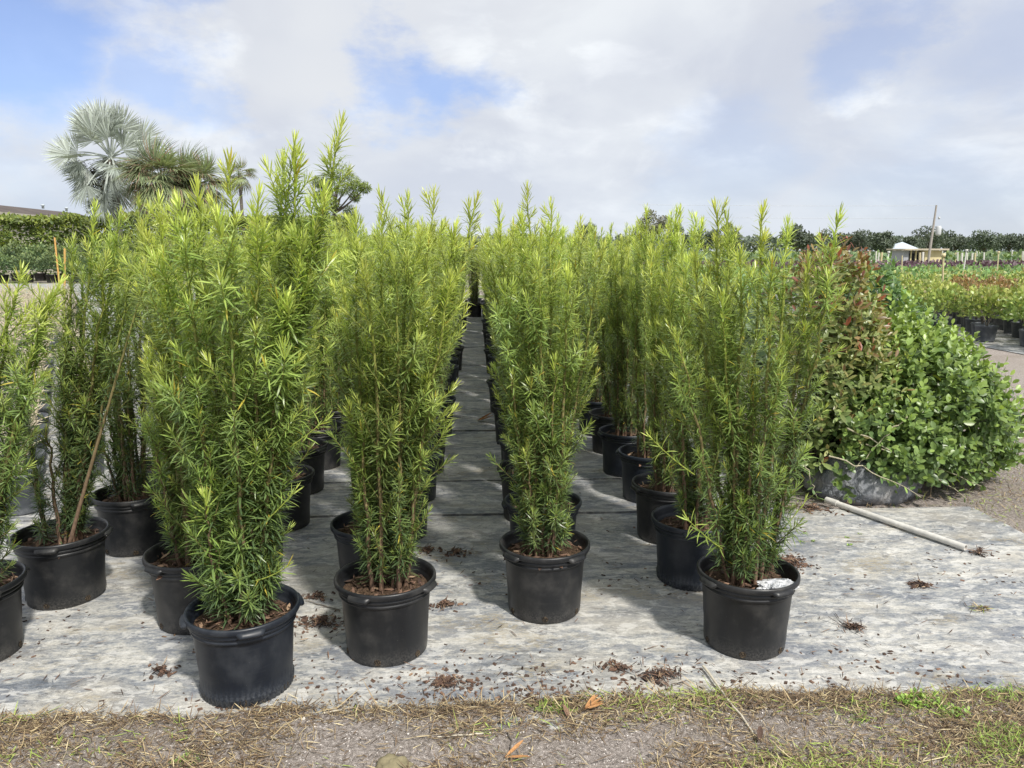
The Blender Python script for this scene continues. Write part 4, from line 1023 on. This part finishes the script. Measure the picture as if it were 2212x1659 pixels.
for k in range(7):
    a = rng.uniform(0, 6.28); b.tube(bez(np.array([0, 0, .24]), np.array([.04 * math.cos(a), .04 * math.sin(a), .45]), np.array([.2 * math.cos(a), .2 * math.sin(a), .7]), 5), np.linspace(.008, .003, 5), 4, (.3, .5, 0))
cst = b.mesh('stem', M['bark'])
y = 10.9; r_ = 0; edge_n = 0
while y < 23:
    x = 9.55 + (.3 if r_ % 2 else 0)
    while x < .775 * y + 1.0:
        cp = at(2120, 640, y); isred = abs(x - .69 * y) < .8 and 15 < y < 19
        lab, ms = (('coppery-leaved potted shrub among the yellow-green ones at the right', copp) if isred else ('yellow-green round-leaved shrub in a black pot in the right-hand field', coco))
        if y > 20: lab, ms = 'plain green potted shrub behind the yellow-green ones in the right-hand field', grn_ if rng.random() < .8 else coco
        if y > 20: lab = 'potted shrub in the back rows of the right-hand block'
        glab = lab
        if x < 10.0 and 12.0 < y < 17 and not isred:
            edge_n += 1; lab = 'yellow-green potted shrub on the left edge of the right-hand block, %s from its near corner' % ['first', 'second', 'third', 'fourth', 'fifth', 'sixth', 'seventh', 'eighth', 'ninth'][min(edge_n - 1, 8)]
        root = empty('potted_shrub', (x + rng.normal(0, .05), y + rng.normal(0, .05), .014)); tag(root, lab, 'potted shrub', glab)
        link('pot', cpot, root); link('stem', cst, root, (0, 0, 0), rng.uniform(0, 6)); stuff(link('foliage', ms[int(rng.integers(len(ms)))], root, (0, 0, 0), rng.uniform(0, 6), rng.uniform(.9, 1.12)))
        x += .74
    y += .70; r_ += 1
# far plantings read as masses
def mass(name, label, x0, x1, y0, y1, zt, n, L, matn, age, w_=.55, xf=None):
    x = rng.uniform(x0, x1, n); y = y0 + (y1 - y0) * rng.random(n) ** 1.3
    if xf: x = xf(y) + rng.random(n) * (x1 - xf(y))
    z = zt * (1 - rng.random(n) ** 2 * .8) * (1 + .25 * np.sin(x * 7) * np.sin(y * 7)); P = np.column_stack([x, y, z]); D = nz(rdir(n) + [0, 0, .6]); l = L * rng.uniform(.6, 1.4, n)
    LB = MB(); LB.broad(P, D, np.tile([0, -.5, 1.0], (n, 1)) + rdir(n) * .7, l, l * w_, np.zeros(n), np.column_stack([np.clip(age + .3 * (z / zt - .6) + rng.normal(0, .18, n), 0, 1), rng.random(n)]), .1)
    tag(stuff(link(name, LB.mesh(name, M[matn]))), label, 'plants')
mass('green_planting', 'broad band of low green plants across the right-hand field', 5.5, 40, 23.5, 44, .72, 26000, .17, 'field', .45)
mass('yellow_planting', 'strip of yellow-green plants between shrubs and green band', 9.3, 24, 22.5, 28, .85, 6000, .12, 'cocoplum', .45)
mass('purple_planting', 'band of dark purple-leaved plants beyond the green band', 8, 72, 47, 70, .60, 16000, .26, 'purple', .5)
mass('far_planting', 'low green rows beyond the shed and stakes', 8, 150, 92, 135, .95, 14000, .6, 'shrub', .5)
mass('middle_planting', 'grey-green shrubs behind the podocarpus block', 1.9, 3.6, 7.2, 23, .95, 9000, .12, 'shrub', .5)

# ------------------------------------------------------------------ stakes in the field
def stake(px, py_top, py_base, Y, r, matn, label, group, elbow=False, name='stake'):
    t_ = at(px[0], py_top, Y); bz_ = at(px[1], py_base, Y)
    root = empty(name, (bz_.x, Y, 0)); tag(root, label, 'stake', group)
    b = MB(); p0 = np.array([0, 0, 0.0]); p1 = np.array([t_.x - bz_.x, 0, t_.z]); b.tube(np.array([p0, (p0 + p1) / 2, p1]), r, 6, (.5, .5, 0), cap=True)
    link('riser', b.mesh('riser', M[matn]), root)
    if elbow:
        b = MB(); b.lathe([(0, -.04), (r * 2.1, -.04), (r * 2.1, .05), (0, .05)], 8); link('sprinkler_head', b.mesh('sprinkler_head', M[matn]), root, tuple(p1))
SG = 'white irrigation stakes in the right-hand field'
stake((2038, 2031), 552, 716, 17.5, .022, 'pvc_yellow', 'nearest tall yellowish stake in front of the field at the right', SG, True)
stake((1920, 1913), 545, 588, 36, .03, 'pvc', 'white stake with a round head just left of the shed', SG, True)
stake((1949, 1945), 552, 640, 30, .022, 'pvc_yellow', 'thin yellowish stake left of the shed in the green band', SG)
stake((2088, 2079), 541, 590, 36, .03, 'pvc', 'leaning white stake with a round head right of the shed', SG, True)
stake((2157, 2155), 545, 592, 36, .026, 'pvc_yellow', 'straight yellowish stake near the right edge in the green band', SG, True)
stake((2216, 2206), 568, 640, 24, .028, 'bamboo', 'orange bamboo stake at the right edge of the photo', SG)
zl = [225, 425, 440, 490, 575, 610, 640, 660, 690, 708, 755, 780, 808, 925, 955, 980, 1070, 1095, 1120, 1135, 1190, 1215, 1410, 1435, 1535, 1560, 1650, 1700, 1730, 1745, 1768, 1815, 1845, 1875, 1965, 2090, 2185, 2200, 1500, 1600, 870]
for k, zx in enumerate(zl):
    px = (1950 + zx * .2486) * .8848; Y = float(rng.uniform(82, 110)) if zx not in (1190, 1215) else 70
    stake((px + 1 + rng.normal(0, .6), px), 541 + rng.uniform(-1, 6), 569, Y, .085 if k % 3 else .11, 'pvc' if k % 4 else 'pvc_yellow', 'short white stake in the far rows beyond the purple plants', 'short white stakes far beyond the purple plants')

# shed
c = at(1977, 574, 75)
root = empty('shed', (c.x, 75, 0)); tag(root, 'small yellow flat-roofed pump shed behind the leaning pole', 'shed')
b = MB(); b.box((1.1, 0, .85), (1.7, 2.2, 1.7)); link('wall', b.mesh('wall', M['shed_wall'], False), root)
b = MB(); b.box((-1.65, 0, .85), (.5, 2.2, 1.7)); b.box((-.0, .6, .85), (2.8, 1.0, 1.7)); link('wall', b.mesh('wall', M['shed_grey'], False), root)
b = MB(); b.box((-.45, .05, .75), (1.5, .1, 1.3)); link('opening', b.mesh('opening', M['shed_dark'], False), root)
for x_ in (-1.1, -.6, .2):
    b = MB(); b.box((x_, -.95, .85), (.12, .12, 1.7)); link('post', b.mesh('post', M['shed_wall'], False), root)
b = MB(); b.box((0, -.1, 1.80), (4.7, 3.0, .16)); link('roof', b.mesh('roof', M['roof_beige'], False), root)
# pole with transformer
p0 = at(2003, 578, 71); p1 = at(2023, 443, 71)
root = empty('utility_pole', (p0.x, 71, 0)); tag(root, 'leaning grey wooden utility pole rising in front of the shed', 'utility pole')
d_ = np.array([p1.x - p0.x, 0, p1.z])
b = MB(); b.tube(np.array([d_ * 0, d_ * .5, d_]), np.array([.13, .11, .08]), 8, (.5, .5, 0), cap=True); link('pole', b.mesh('pole', M['pole_wood']), root)
b = MB(); b.lathe([(0, -.45), (.2, -.45), (.24, -.3), (.24, .35), (.16, .45), (0, .45)], 12); link('transformer', b.mesh('transformer', M['metal_grey']), root, (d_[0] * .62 + .55, 0, d_[2] * .60))
b = MB(); b.box((0, 0, 0), (.5, .06, .06)); link('bracket', b.mesh('bracket', M['metal_grey'], False), root, (d_[0] * .62 + .25, 0, d_[2] * .60))
b = MB(); b.lathe([(0, -.12), (.08, -.12), (.1, .1), (0, .12)], 8); link('insulator', b.mesh('insulator', M['metal_grey']), root, (d_[0] * .85 + .42, 0, d_[2] * .80))
for k, (ty, tx) in enumerate(((443, 2023), (470, 2018))):
    a = np.array(at(tx, ty + 1, 71)); e = np.array(at(1380, 442 + 26 * k, 71)); b = MB(); path = bez(a, (a + e) / 2 + np.array([0, 0, -.12]), e, 14)
    b.tube(path, .014, 4, (.5, .5, 0)); tag(link('power_line', b.mesh('power_line', M['wire'])), ['upper thin wire running left from the pole top', 'lower thin wire running left from the pole'][k], 'wire', 'wires from the leaning pole')
# house
c = at(1938, 552, 150); root = empty('house', (c.x, 150, 0)); tag(root, 'distant low house with a pale metal roof between the oaks', 'house')
b = MB(); b.box((0, 0, 1.0), (4.6, 5, 2.0)); link('wall', b.mesh('wall', M['house_wall'], False), root)
b = MB(); b.add([(-2.7, -3.0, 2.0), (2.7, -3.0, 2.0), (2.7, 3.0, 2.0), (-2.7, 3.0, 2.0), (-.2, 0, 3.1), (.8, 0, 3.4)], [[0, 1, 5, 4], [2, 3, 4, 5], [0, 3, 2, 1]], [[1, 2, 5], [3, 0, 4]]); link('roof', b.mesh('roof', M['roof_white'], False), root)
for x_ in (-2.2, -.7, .8, 2.2):
    b = MB(); b.box((x_, -2.75, 1.0), (.5, .5, 2.0)); link('column', b.mesh('column', M['pole_wood'], False), root)
for x_ in (-1.4, .1, 1.5):
    b = MB(); b.box((x_, -2.52, 1.1), (1.0, .06, 1.1)); link('window', b.mesh('window', M['shed_dark'], False), root)

# ------------------------------------------------------------------ trees
def clumpy(centers, radii, n, L, wr, agef, matn, squash=.75, droop=0.0):
    LB = MB(); per = n // len(centers)
    for c, r in zip(centers, radii):
        d = rdir(per); rr = rng.uniform(.3, 1, per) ** .45; P = np.array(c) + d * (rr * r)[:, None] * np.array([1, 1, squash])
        D = nz(d * .6 + rdir(per) + [0, 0, -droop]); l = L * rng.uniform(.6, 1.4, per)
        tn = np.clip(agef + .22 * d[:, 2] + rng.normal(0, .14, per), 0, 1)
        LB.broad(P, D, d + rdir(per) * .6, l, l * wr, rng.normal(0, .1, per), np.column_stack([tn, rng.random(per)]), .1)
    return LB.mesh('crown', M[matn])
def tree(px, top, wpx, Y, label, matn='oak', name='oak_tree', base=553, n=2200, group=None, cl=16, leaf=.45, low=.28, age=.45):
    c = at(px, 541, Y); zt = at(px, top - 5, Y).z; W = wpx / 1637 * Y
    root = empty(name, (c.x, Y, 0)); tag(root, label, 'tree', group)
    cs = []; rs = []
    for k in range(cl):
        a = rng.uniform(0, 6.28); rr = rng.uniform(0, 1) ** .6
        x_ = rr * math.cos(a) * W * .36; y_ = rr * math.sin(a) * W * .36
        zz_ = zt * (low + .1) + (zt * (.84 - low)) * rng.random() * (1 - .35 * rr)
        cs.append((x_, y_, zz_)); rs.append(min(W * .16, zt * .2) * rng.uniform(.75, 1.15))
    b = MB(); b.tube(bez(np.array([0, 0, -.1]), np.array([.1, 0, zt * .2]), np.array([0, 0, zt * .55]), 6), np.linspace(zt * .035, zt * .015, 6), 7, (.3, .5, 0))
    link('trunk', b.mesh('trunk', M['bark']), root)
    b = MB()
    for c_ in cs: b.tube(bez(np.array([0, 0, zt * .22]), np.array([c_[0] * .3, c_[1] * .3, c_[2] * .7]), np.array(c_), 5), np.linspace(zt * .014, zt * .004, 5), 4, (.3, .5, 0))
    link('limbs', b.mesh('limbs', M['bark']), root)
    stuff(link('crown', clumpy(cs, rs, n, leaf, .55, age, matn), root))
OG = 'distant oaks along the horizon at the right'
for a in ((1790, 497, 85, 200, 'broad oak half hidden by the red-tipped shrub'), (1855, 495, 92, 190, 'dense dark oak left of the pale-roofed house'),
          (1908, 500, 74, 140, 'small open-crowned oak in front of the pale-roofed house'), (2005, 487, 105, 200, 'tallest oak behind the leaning pole'),
          (1968, 516, 60, 185, 'low rounded oak between the house and the pole'), (2062, 502, 75, 210, 'rounded oak right of the pole'), (2125, 498, 85, 200, 'wide oak with sky showing under its crown'),
          (2180, 506, 75, 205, 'oak near the right edge'), (2225, 510, 70, 200, 'oak cut by the right edge'), (1720, 480, 85, 150, 'dark oak behind the tips of the front right plant'),
          (1580, 480, 60, 150, 'green oak behind the front right plant'), (1520, 488, 75, 190, 'oak in the tree line left of the front right plant'),
          (1268, 472, 60, 170, 'grey-green oak just right of the aisle plants'), (1460, 490, 70, 200, 'low oak beside the pale bare-topped tree')):
    tree(a[0], a[1], a[2], a[3], a[4], group=OG)
tree(1400, 455, 95, 140, 'pale grey-brown feathery tree rising over the potted shrubs', 'oak_pale', 'pale_tree', n=3500, leaf=.35)
tree(1345, 505, 60, 220, 'low distant oak left of the pale tree', group=OG)
# ragged low growth along the horizon
mass('tree_line', 'low scrub along the horizon', -160, 220, 230, 260, 4.6, 16000, 1.4, 'oak', .4)

# pine behind the tallest plant
c = at(735, 541, 55); root = empty('pine_tree', (c.x, 55, 0)); tag(root, 'crooked pine with tufted yellow-green needles behind the tallest front plant', 'tree')
tc_ = [(738, 372, 22), (715, 385, 16), (760, 392, 18), (775, 405, 13), (700, 405, 14), (745, 410, 15), (792, 408, 11), (765, 425, 10), (690, 425, 12), (720, 440, 16), (750, 455, 14), (738, 475, 16), (700, 470, 18), (720, 500, 22), (755, 500, 16), (690, 395, 12)]
cs = []; rs = []; b = MB()
o0 = np.array([c.x, 55, 0])
for (px, py, r_) in tc_:
    p = np.array(at(px, py, 55)) - o0; p[1] += rng.normal(0, .8); cs.append(tuple(p)); rs.append(r_ / 1637 * 55)
trunk_top = np.array(at(728, 400, 55)) - o0
tp = bez(np.array([0, 0, -.1]), np.array([-.6, 0, 3.5]), trunk_top, 10); b.tube(tp, np.linspace(.26, .08, 10), 8, (.3, .5, 0)); link('trunk', b.mesh('trunk', M['bark']), root)
b = MB()
for p in cs:
    s_ = tp[int(np.clip(4 + (p[2] - 3) / 1.1, 4, 9))]
    b.tube(bez(s_, (s_ + np.array(p)) / 2 + np.array([0, 0, -.25]), np.array(p), 6), np.linspace(.08, .03, 6), 5, (.3, .5, 0))
link('limbs', b.mesh('limbs', M['bark']), root)
stuff(link('crown', clumpy(cs, rs, 9000, .20, .16, .5, 'pine', .85), root))

# fan palms
def fan(nseg, Rr, spread, split, wfill, droop, age, jit=.04):
    """fan blade in the xz plane, hub at origin, opening towards +z"""
    LB = MB(); a = np.linspace(-spread, spread, nseg)
    for k, x in enumerate(a):
        x += rng.normal(0, jit * .5); rr = Rr * (1 - .25 * (abs(x) / spread) ** 2) * rng.uniform(.9, 1.05)
        d = np.array([math.sin(x), 0, math.cos(x)]); sN = np.array([math.cos(x), 0, -math.sin(x)]); dy = rng.normal(0, .03)
        half = math.tan(spread / nseg) * wfill
        v = []
        for (u, f) in ((.03, 1.0), (split, 1.0), ((split + 1) / 2, .45), (1.0, 0)):
            w_ = half * min(u, split) * rr * f
            y = droop * u * u * rr + dy * u; dz = -abs(droop) * .6 * max(0, u - split) ** 2 * rr
            c = d * u * rr + np.array([0, y, dz])
            v += [c - sN * w_, c + np.array([0, -half * .35 * min(u, split) * rr * f, 0]), c + sN * w_]
        t_ = np.clip(age + rng.normal(0, .12), 0, 1)
        LB.add(v, [[0, 1, 4, 3], [1, 2, 5, 4], [3, 4, 7, 6], [4, 5, 8, 7], [6, 7, 10, 9], [7, 8, 11, 10]], None, (t_, rng.random(), 0))
    return LB
def orient(z, y):
    z = nz(np.array(z, float)); x = nz(np.cross(np.array(y, float), z)); y2 = np.cross(z, x)
    from mathutils import Matrix
    return Matrix(((x[0], y2[0], z[0]), (x[1], y2[1], z[1]), (x[2], y2[2], z[2]))).to_euler()
YB = 45.0
sil = [fan(32, 1.45, 1.5, .62, 1.0, dr, ag).mesh('blade', M['silver']) for dr, ag in ((-.10, .75), (.05, .55), (-.25, .4), (-.15, .9))]
def zc_(zx, zy): return (zx / 2.458) * .8848, (zy / 2.458 + 180) * .8848
hx, hy = zc_(665, 505); hub = np.array(at(hx, hy, YB))
root = empty('silver_palm', (hub[0], YB, 0)); tag(root, 'large silver fan palm standing above the hedge at the left', 'palm tree')
b = MB(); b.tube(bez(np.array([.0, 0, -.1]), np.array([.1, 0, 3]), np.array([0, 0, hub[2] - .1]), 8), np.linspace(.26, .18, 8), 10, (.3, .5, 0)); link('trunk', b.mesh('trunk', M['bark']), root)
fr = [(500, 235, 0), (625, 210, 3), (765, 250, 0), (880, 330, 1), (600, 365, 0), (820, 415, 1), (905, 425, 1), (365, 450, 3), (480, 510, 1), (660, 590, 2), (425, 640, 1), (540, 750, 2), (690, 740, 2), (700, 330, 3), (730, 160 + 60, 0), (560, 290, 3), (800, 600, 2), (330, 480, 1), (860, 540, 2), (560, 200, 3), (690, 230, 0), (640, 300, 1), (760, 330, 0), (520, 330, 1), (440, 560, 2), (400, 690, 2), (620, 680, 2), (740, 660, 2), (480, 620, 1), (610, 790, 2), (690, 810, 2), (650, 850, 2), (730, 790, 2)]
for (zx, zy, vi) in fr:
    p = np.array(at(*zc_(zx, zy), YB)) - np.array([hub[0], YB, hub[2]]); p[1] = rng.normal(-.5, .8)
    dist = np.linalg.norm(p); blade_c = p * (1 - .85 / max(dist, 1.05)); dirn = nz(p) + np.array([0, -.1, -.15 if p[2] < 0 else .1])
    b = MB(); b.tube(bez(np.zeros(3), blade_c * .5 + np.array([0, 0, .18]), blade_c, 7), np.linspace(.05, .03, 7), 5, (.9, .5, 0))
    f_ = link('frond', b.mesh('petiole', M['silver']), root, (0, 0, hub[2]))
    bl = link('blade', sil[vi], f_, tuple(blade_c)); bl.rotation_euler = orient(dirn, (rng.normal(0, .6), -1, rng.uniform(-.2, .9)))
for (zx, zy) in ((560, 600), (620, 650), (500, 570), (640, 560), (780, 560), (570, 680), (630, 700), (770, 620)):
    p = np.array(at(*zc_(zx, zy), YB)) - np.array([hub[0], YB, hub[2]]); b = MB(); n = 120
    P = p + rng.normal(0, 1, (n, 3)) * [.12, .12, .28]; chips(b, P, (.06, .14), (.6, 1), np.zeros(n)); stuff(link('fruit_cluster', b.mesh('fruit_cluster', M['fruit'], False), root, (0, 0, hub[2])))
YS = 42.0
sab = [fan(26, 1.5, 1.5, .45, .95, dr, ag, .1).mesh('blade', M['sabal']) for dr, ag in ((.45, .6), (.6, .4), (.3, .75), (.7, .3))]
def palm(px, py, Y, Rc, n, label, blades, name='fan_palm', trunkr=.2, zlo=-.7, sc=1.0):
    h = np.array(at(px, py, Y)); root = empty(name, (h[0], Y, 0)); tag(root, label, 'palm tree')
    b = MB(); b.tube(bez(np.array([.0, 0, -.1]), np.array([.1, 0, 2]), np.array([0, 0, h[2]]), 8), np.linspace(trunkr * 1.2, trunkr, 8), 10, (.3, .5, 0)); link('trunk', b.mesh('trunk', M['bark']), root)
    for k in range(n):
        d = rdir(1)[0]; d[2] = zlo + (1 - zlo) * (k + .5) / n; d = nz(np.array([d[0], d[1], d[2] * .9]))
        p = d * Rc * rng.uniform(.75, 1.05)
        b = MB(); b.tube(bez(np.zeros(3), p * .5 + np.array([0, 0, .25]), p, 6), np.linspace(.03, .015, 6), 4, (.5, .5, 0))
        f_ = link('frond', b.mesh('petiole', M['sabal']), root, (0, 0, h[2]))
        vi = int(rng.integers(len(blades))); bl = link('blade', blades[vi], f_, tuple(p), 0, sc * rng.uniform(.85, 1.15))
        up = np.array([d[0], d[1], .2]) if abs(d[2]) > .8 else np.array([0, 0, 1.0])
        bl.rotation_euler = orient(d + [0, 0, -.2], -up)
    return root
palm(350, 396, YS, 1.15, 80, 'shaggy green palm with brown dead fronds right of the silver palm', sab, zlo=-.75)
palm(425, 404, YS + 2, 1.05, 70, 'second shaggy palm merging into the first one', sab, zlo=-.75)
palm(517, 378, 75, .9, 22, 'small distant fan palm seen over the podocarpus tips', sab, trunkr=.14, sc=.85)

# hedge, potted shrubs and building behind the lane at the left
def hedge(name, label, x0, x1, Y, zt, dep, n, matn, L, age):
    root = empty(name, ((x0 + x1) / 2, Y, 0)); tag(root, label, 'hedge'); LB = MB(); cx_ = (x0 + x1) / 2
    m_ = n; x = rng.uniform(x0, x1, m_) - cx_; z = zt * rng.random(m_) ** .7; top = np.array([zt * (.93 + .10 * mnoise.noise(Vector((v * .7, 1, 0))) + .05 * mnoise.noise(Vector((v * 2.7, 5, 0)))) for v in x]); z = z / zt * top
    bulge = np.array([.5 * mnoise.noise(Vector((a_ * .9, b_ * 1.1, 7))) for a_, b_ in zip(x, z)])
    y = -dep * (.5 - .35 * (z / top) ** 3) + bulge + rng.random(m_) * .5; on = rng.random(m_) < .25; y[on] = rng.uniform(-dep / 2, dep / 2, on.sum()); z[on] = top[on] * rng.uniform(.93, 1.02, on.sum())
    D = nz(rdir(m_) + [0, -.3, .4]); l = L * rng.uniform(.6, 1.4, m_)
    tn = np.clip(age + .45 * (z / top - .55) + bulge * -.4 + rng.normal(0, .15, m_), 0, 1)
    LB.broad(np.column_stack([x, y, z]), D, np.tile([0, -1.0, .7], (m_, 1)) + rdir(m_) * .7, l, l * .45, np.zeros(m_), np.column_stack([tn, rng.random(m_)]), .1)
    stuff(link('foliage', LB.mesh('foliage', M[matn]), root))
    b = MB()
    for k in range(int((x1 - x0) / 1.2)): b.tube(np.array([[x0 - cx_ + k * 1.2, 0, 0], [x0 - cx_ + k * 1.2 + .1, 0, zt * .7]]), np.array([.05, .03]), 5, (.3, .5, 0))
    link('stem', b.mesh('stem', M['bark']), root)
hedge('hedge', 'tall clipped dark green hedge at the far left under the roof', -36, -8, 50, 3.95, 1.6, 24000, 'hedge', .24, .52)
big = [cushion(1300, (.95, .85, .85), 1.05, 'shrub', .15, .5, .45, 20 + k) for k in range(3)]
b = MB(); b.lathe(simple_prof(.26, .32, .42), 16); bpot = b.mesh('pot', M['pot'])
for r_, (Y, sc) in enumerate(((42, .78), (44.5, 1.05))):
    for k in range(8):
        x = -27.9 + k * 1.30 + r_ * .6
        root = empty('potted_shrub', (x, Y, .01)); ordn = ['leftmost', 'second from the left', 'third from the left', 'fourth from the left', 'fifth from the left', 'sixth from the left', 'seventh from the left', 'rightmost'][k]
        tag(root, ['low grey-green potted shrub, %s in the front row beyond the pale lane', 'taller potted shrub, %s in the row against the hedge'][r_] % ordn, 'potted shrub', ['front row of shrubs beyond the lane', 'back row of shrubs against the hedge'][r_])
        link('pot', bpot, root); stuff(link('foliage', big[int(rng.integers(3))], root, (0, 0, 0), rng.uniform(0, 6), sc))
for (a, b_, Y, lab) in (((118, 513), (128, 611), 41, 'left orange bamboo stake beside the pale lane'), ((140, 536), (139, 655), 25, 'right orange bamboo stake beside the pale lane')):
    t_ = at(a[0], a[1], Y); u = at(b_[0], b_[1], Y); tube_obj('bamboo_stake', (u.x, Y, -.02), (t_.x, Y, t_.z), .045 if Y > 30 else .034, M['bamboo'], lab, 'stake', False, 2, 0, 'orange bamboo stakes', 6)
c0 = at(20, 445, 62); c1 = at(172, 462, 74)
root = empty('building', ((c0.x + c1.x) / 2, 68, 0)); tag(root, 'long low building whose dark roof shows above the hedge', 'building')
ang_ = math.atan2(12, c1.x - c0.x); Lr = math.hypot(12, c1.x - c0.x)
def bb(c, d, m_, nm):
    b = MB(); b.box(c, d); o = link(nm, b.mesh(nm, M[m_], False), root, (0, 0, 0), ang_); return o
zr = c0.z + .22
bb((0, 2.2, zr / 2 - .35), (Lr + 8, 4, zr - .7), 'fascia', 'wall')
b = MB(); x_ = Lr / 2 + 4.5; b.add([(-x_, -.3, zr - .75), (x_, -.3, zr - .75), (x_, 2.2, zr), (-x_, 2.2, zr), (-x_, 4.7, zr - .75), (x_, 4.7, zr - .75)], [[0, 1, 2, 3], [3, 2, 5, 4]]); link('roof', b.mesh('roof', M['roof_brown'], False), root, (0, 0, 0), ang_)
bb((0, -.32, zr - .85), (Lr + 9, .12, .2), 'fascia', 'gutter')
for k in range(3):
    b = MB(); b.lathe([(0, 0), (.1, 0), (.1, .22), (.17, .25), (.14, .33), (0, .36)], 10); link('roof_vent', b.mesh('roof_vent', M['roof_white']), root, (math.cos(ang_) * (-3 + k * 4.2), math.sin(ang_) * (-3 + k * 4.2) + 2.0, zr - .15))
tree(-10, 425, 60, 80, 'dark tree top at the far left edge above the roof', name='oak_tree', n=1500, leaf=.3)
print('objects', len(bpy.data.objects), 'tris', sum(sum(max(1, p_.loop_total - 2) for p_ in m_.polygons[:1]) * len(m_.polygons) for m_ in bpy.data.meshes), 'dead', cnt)
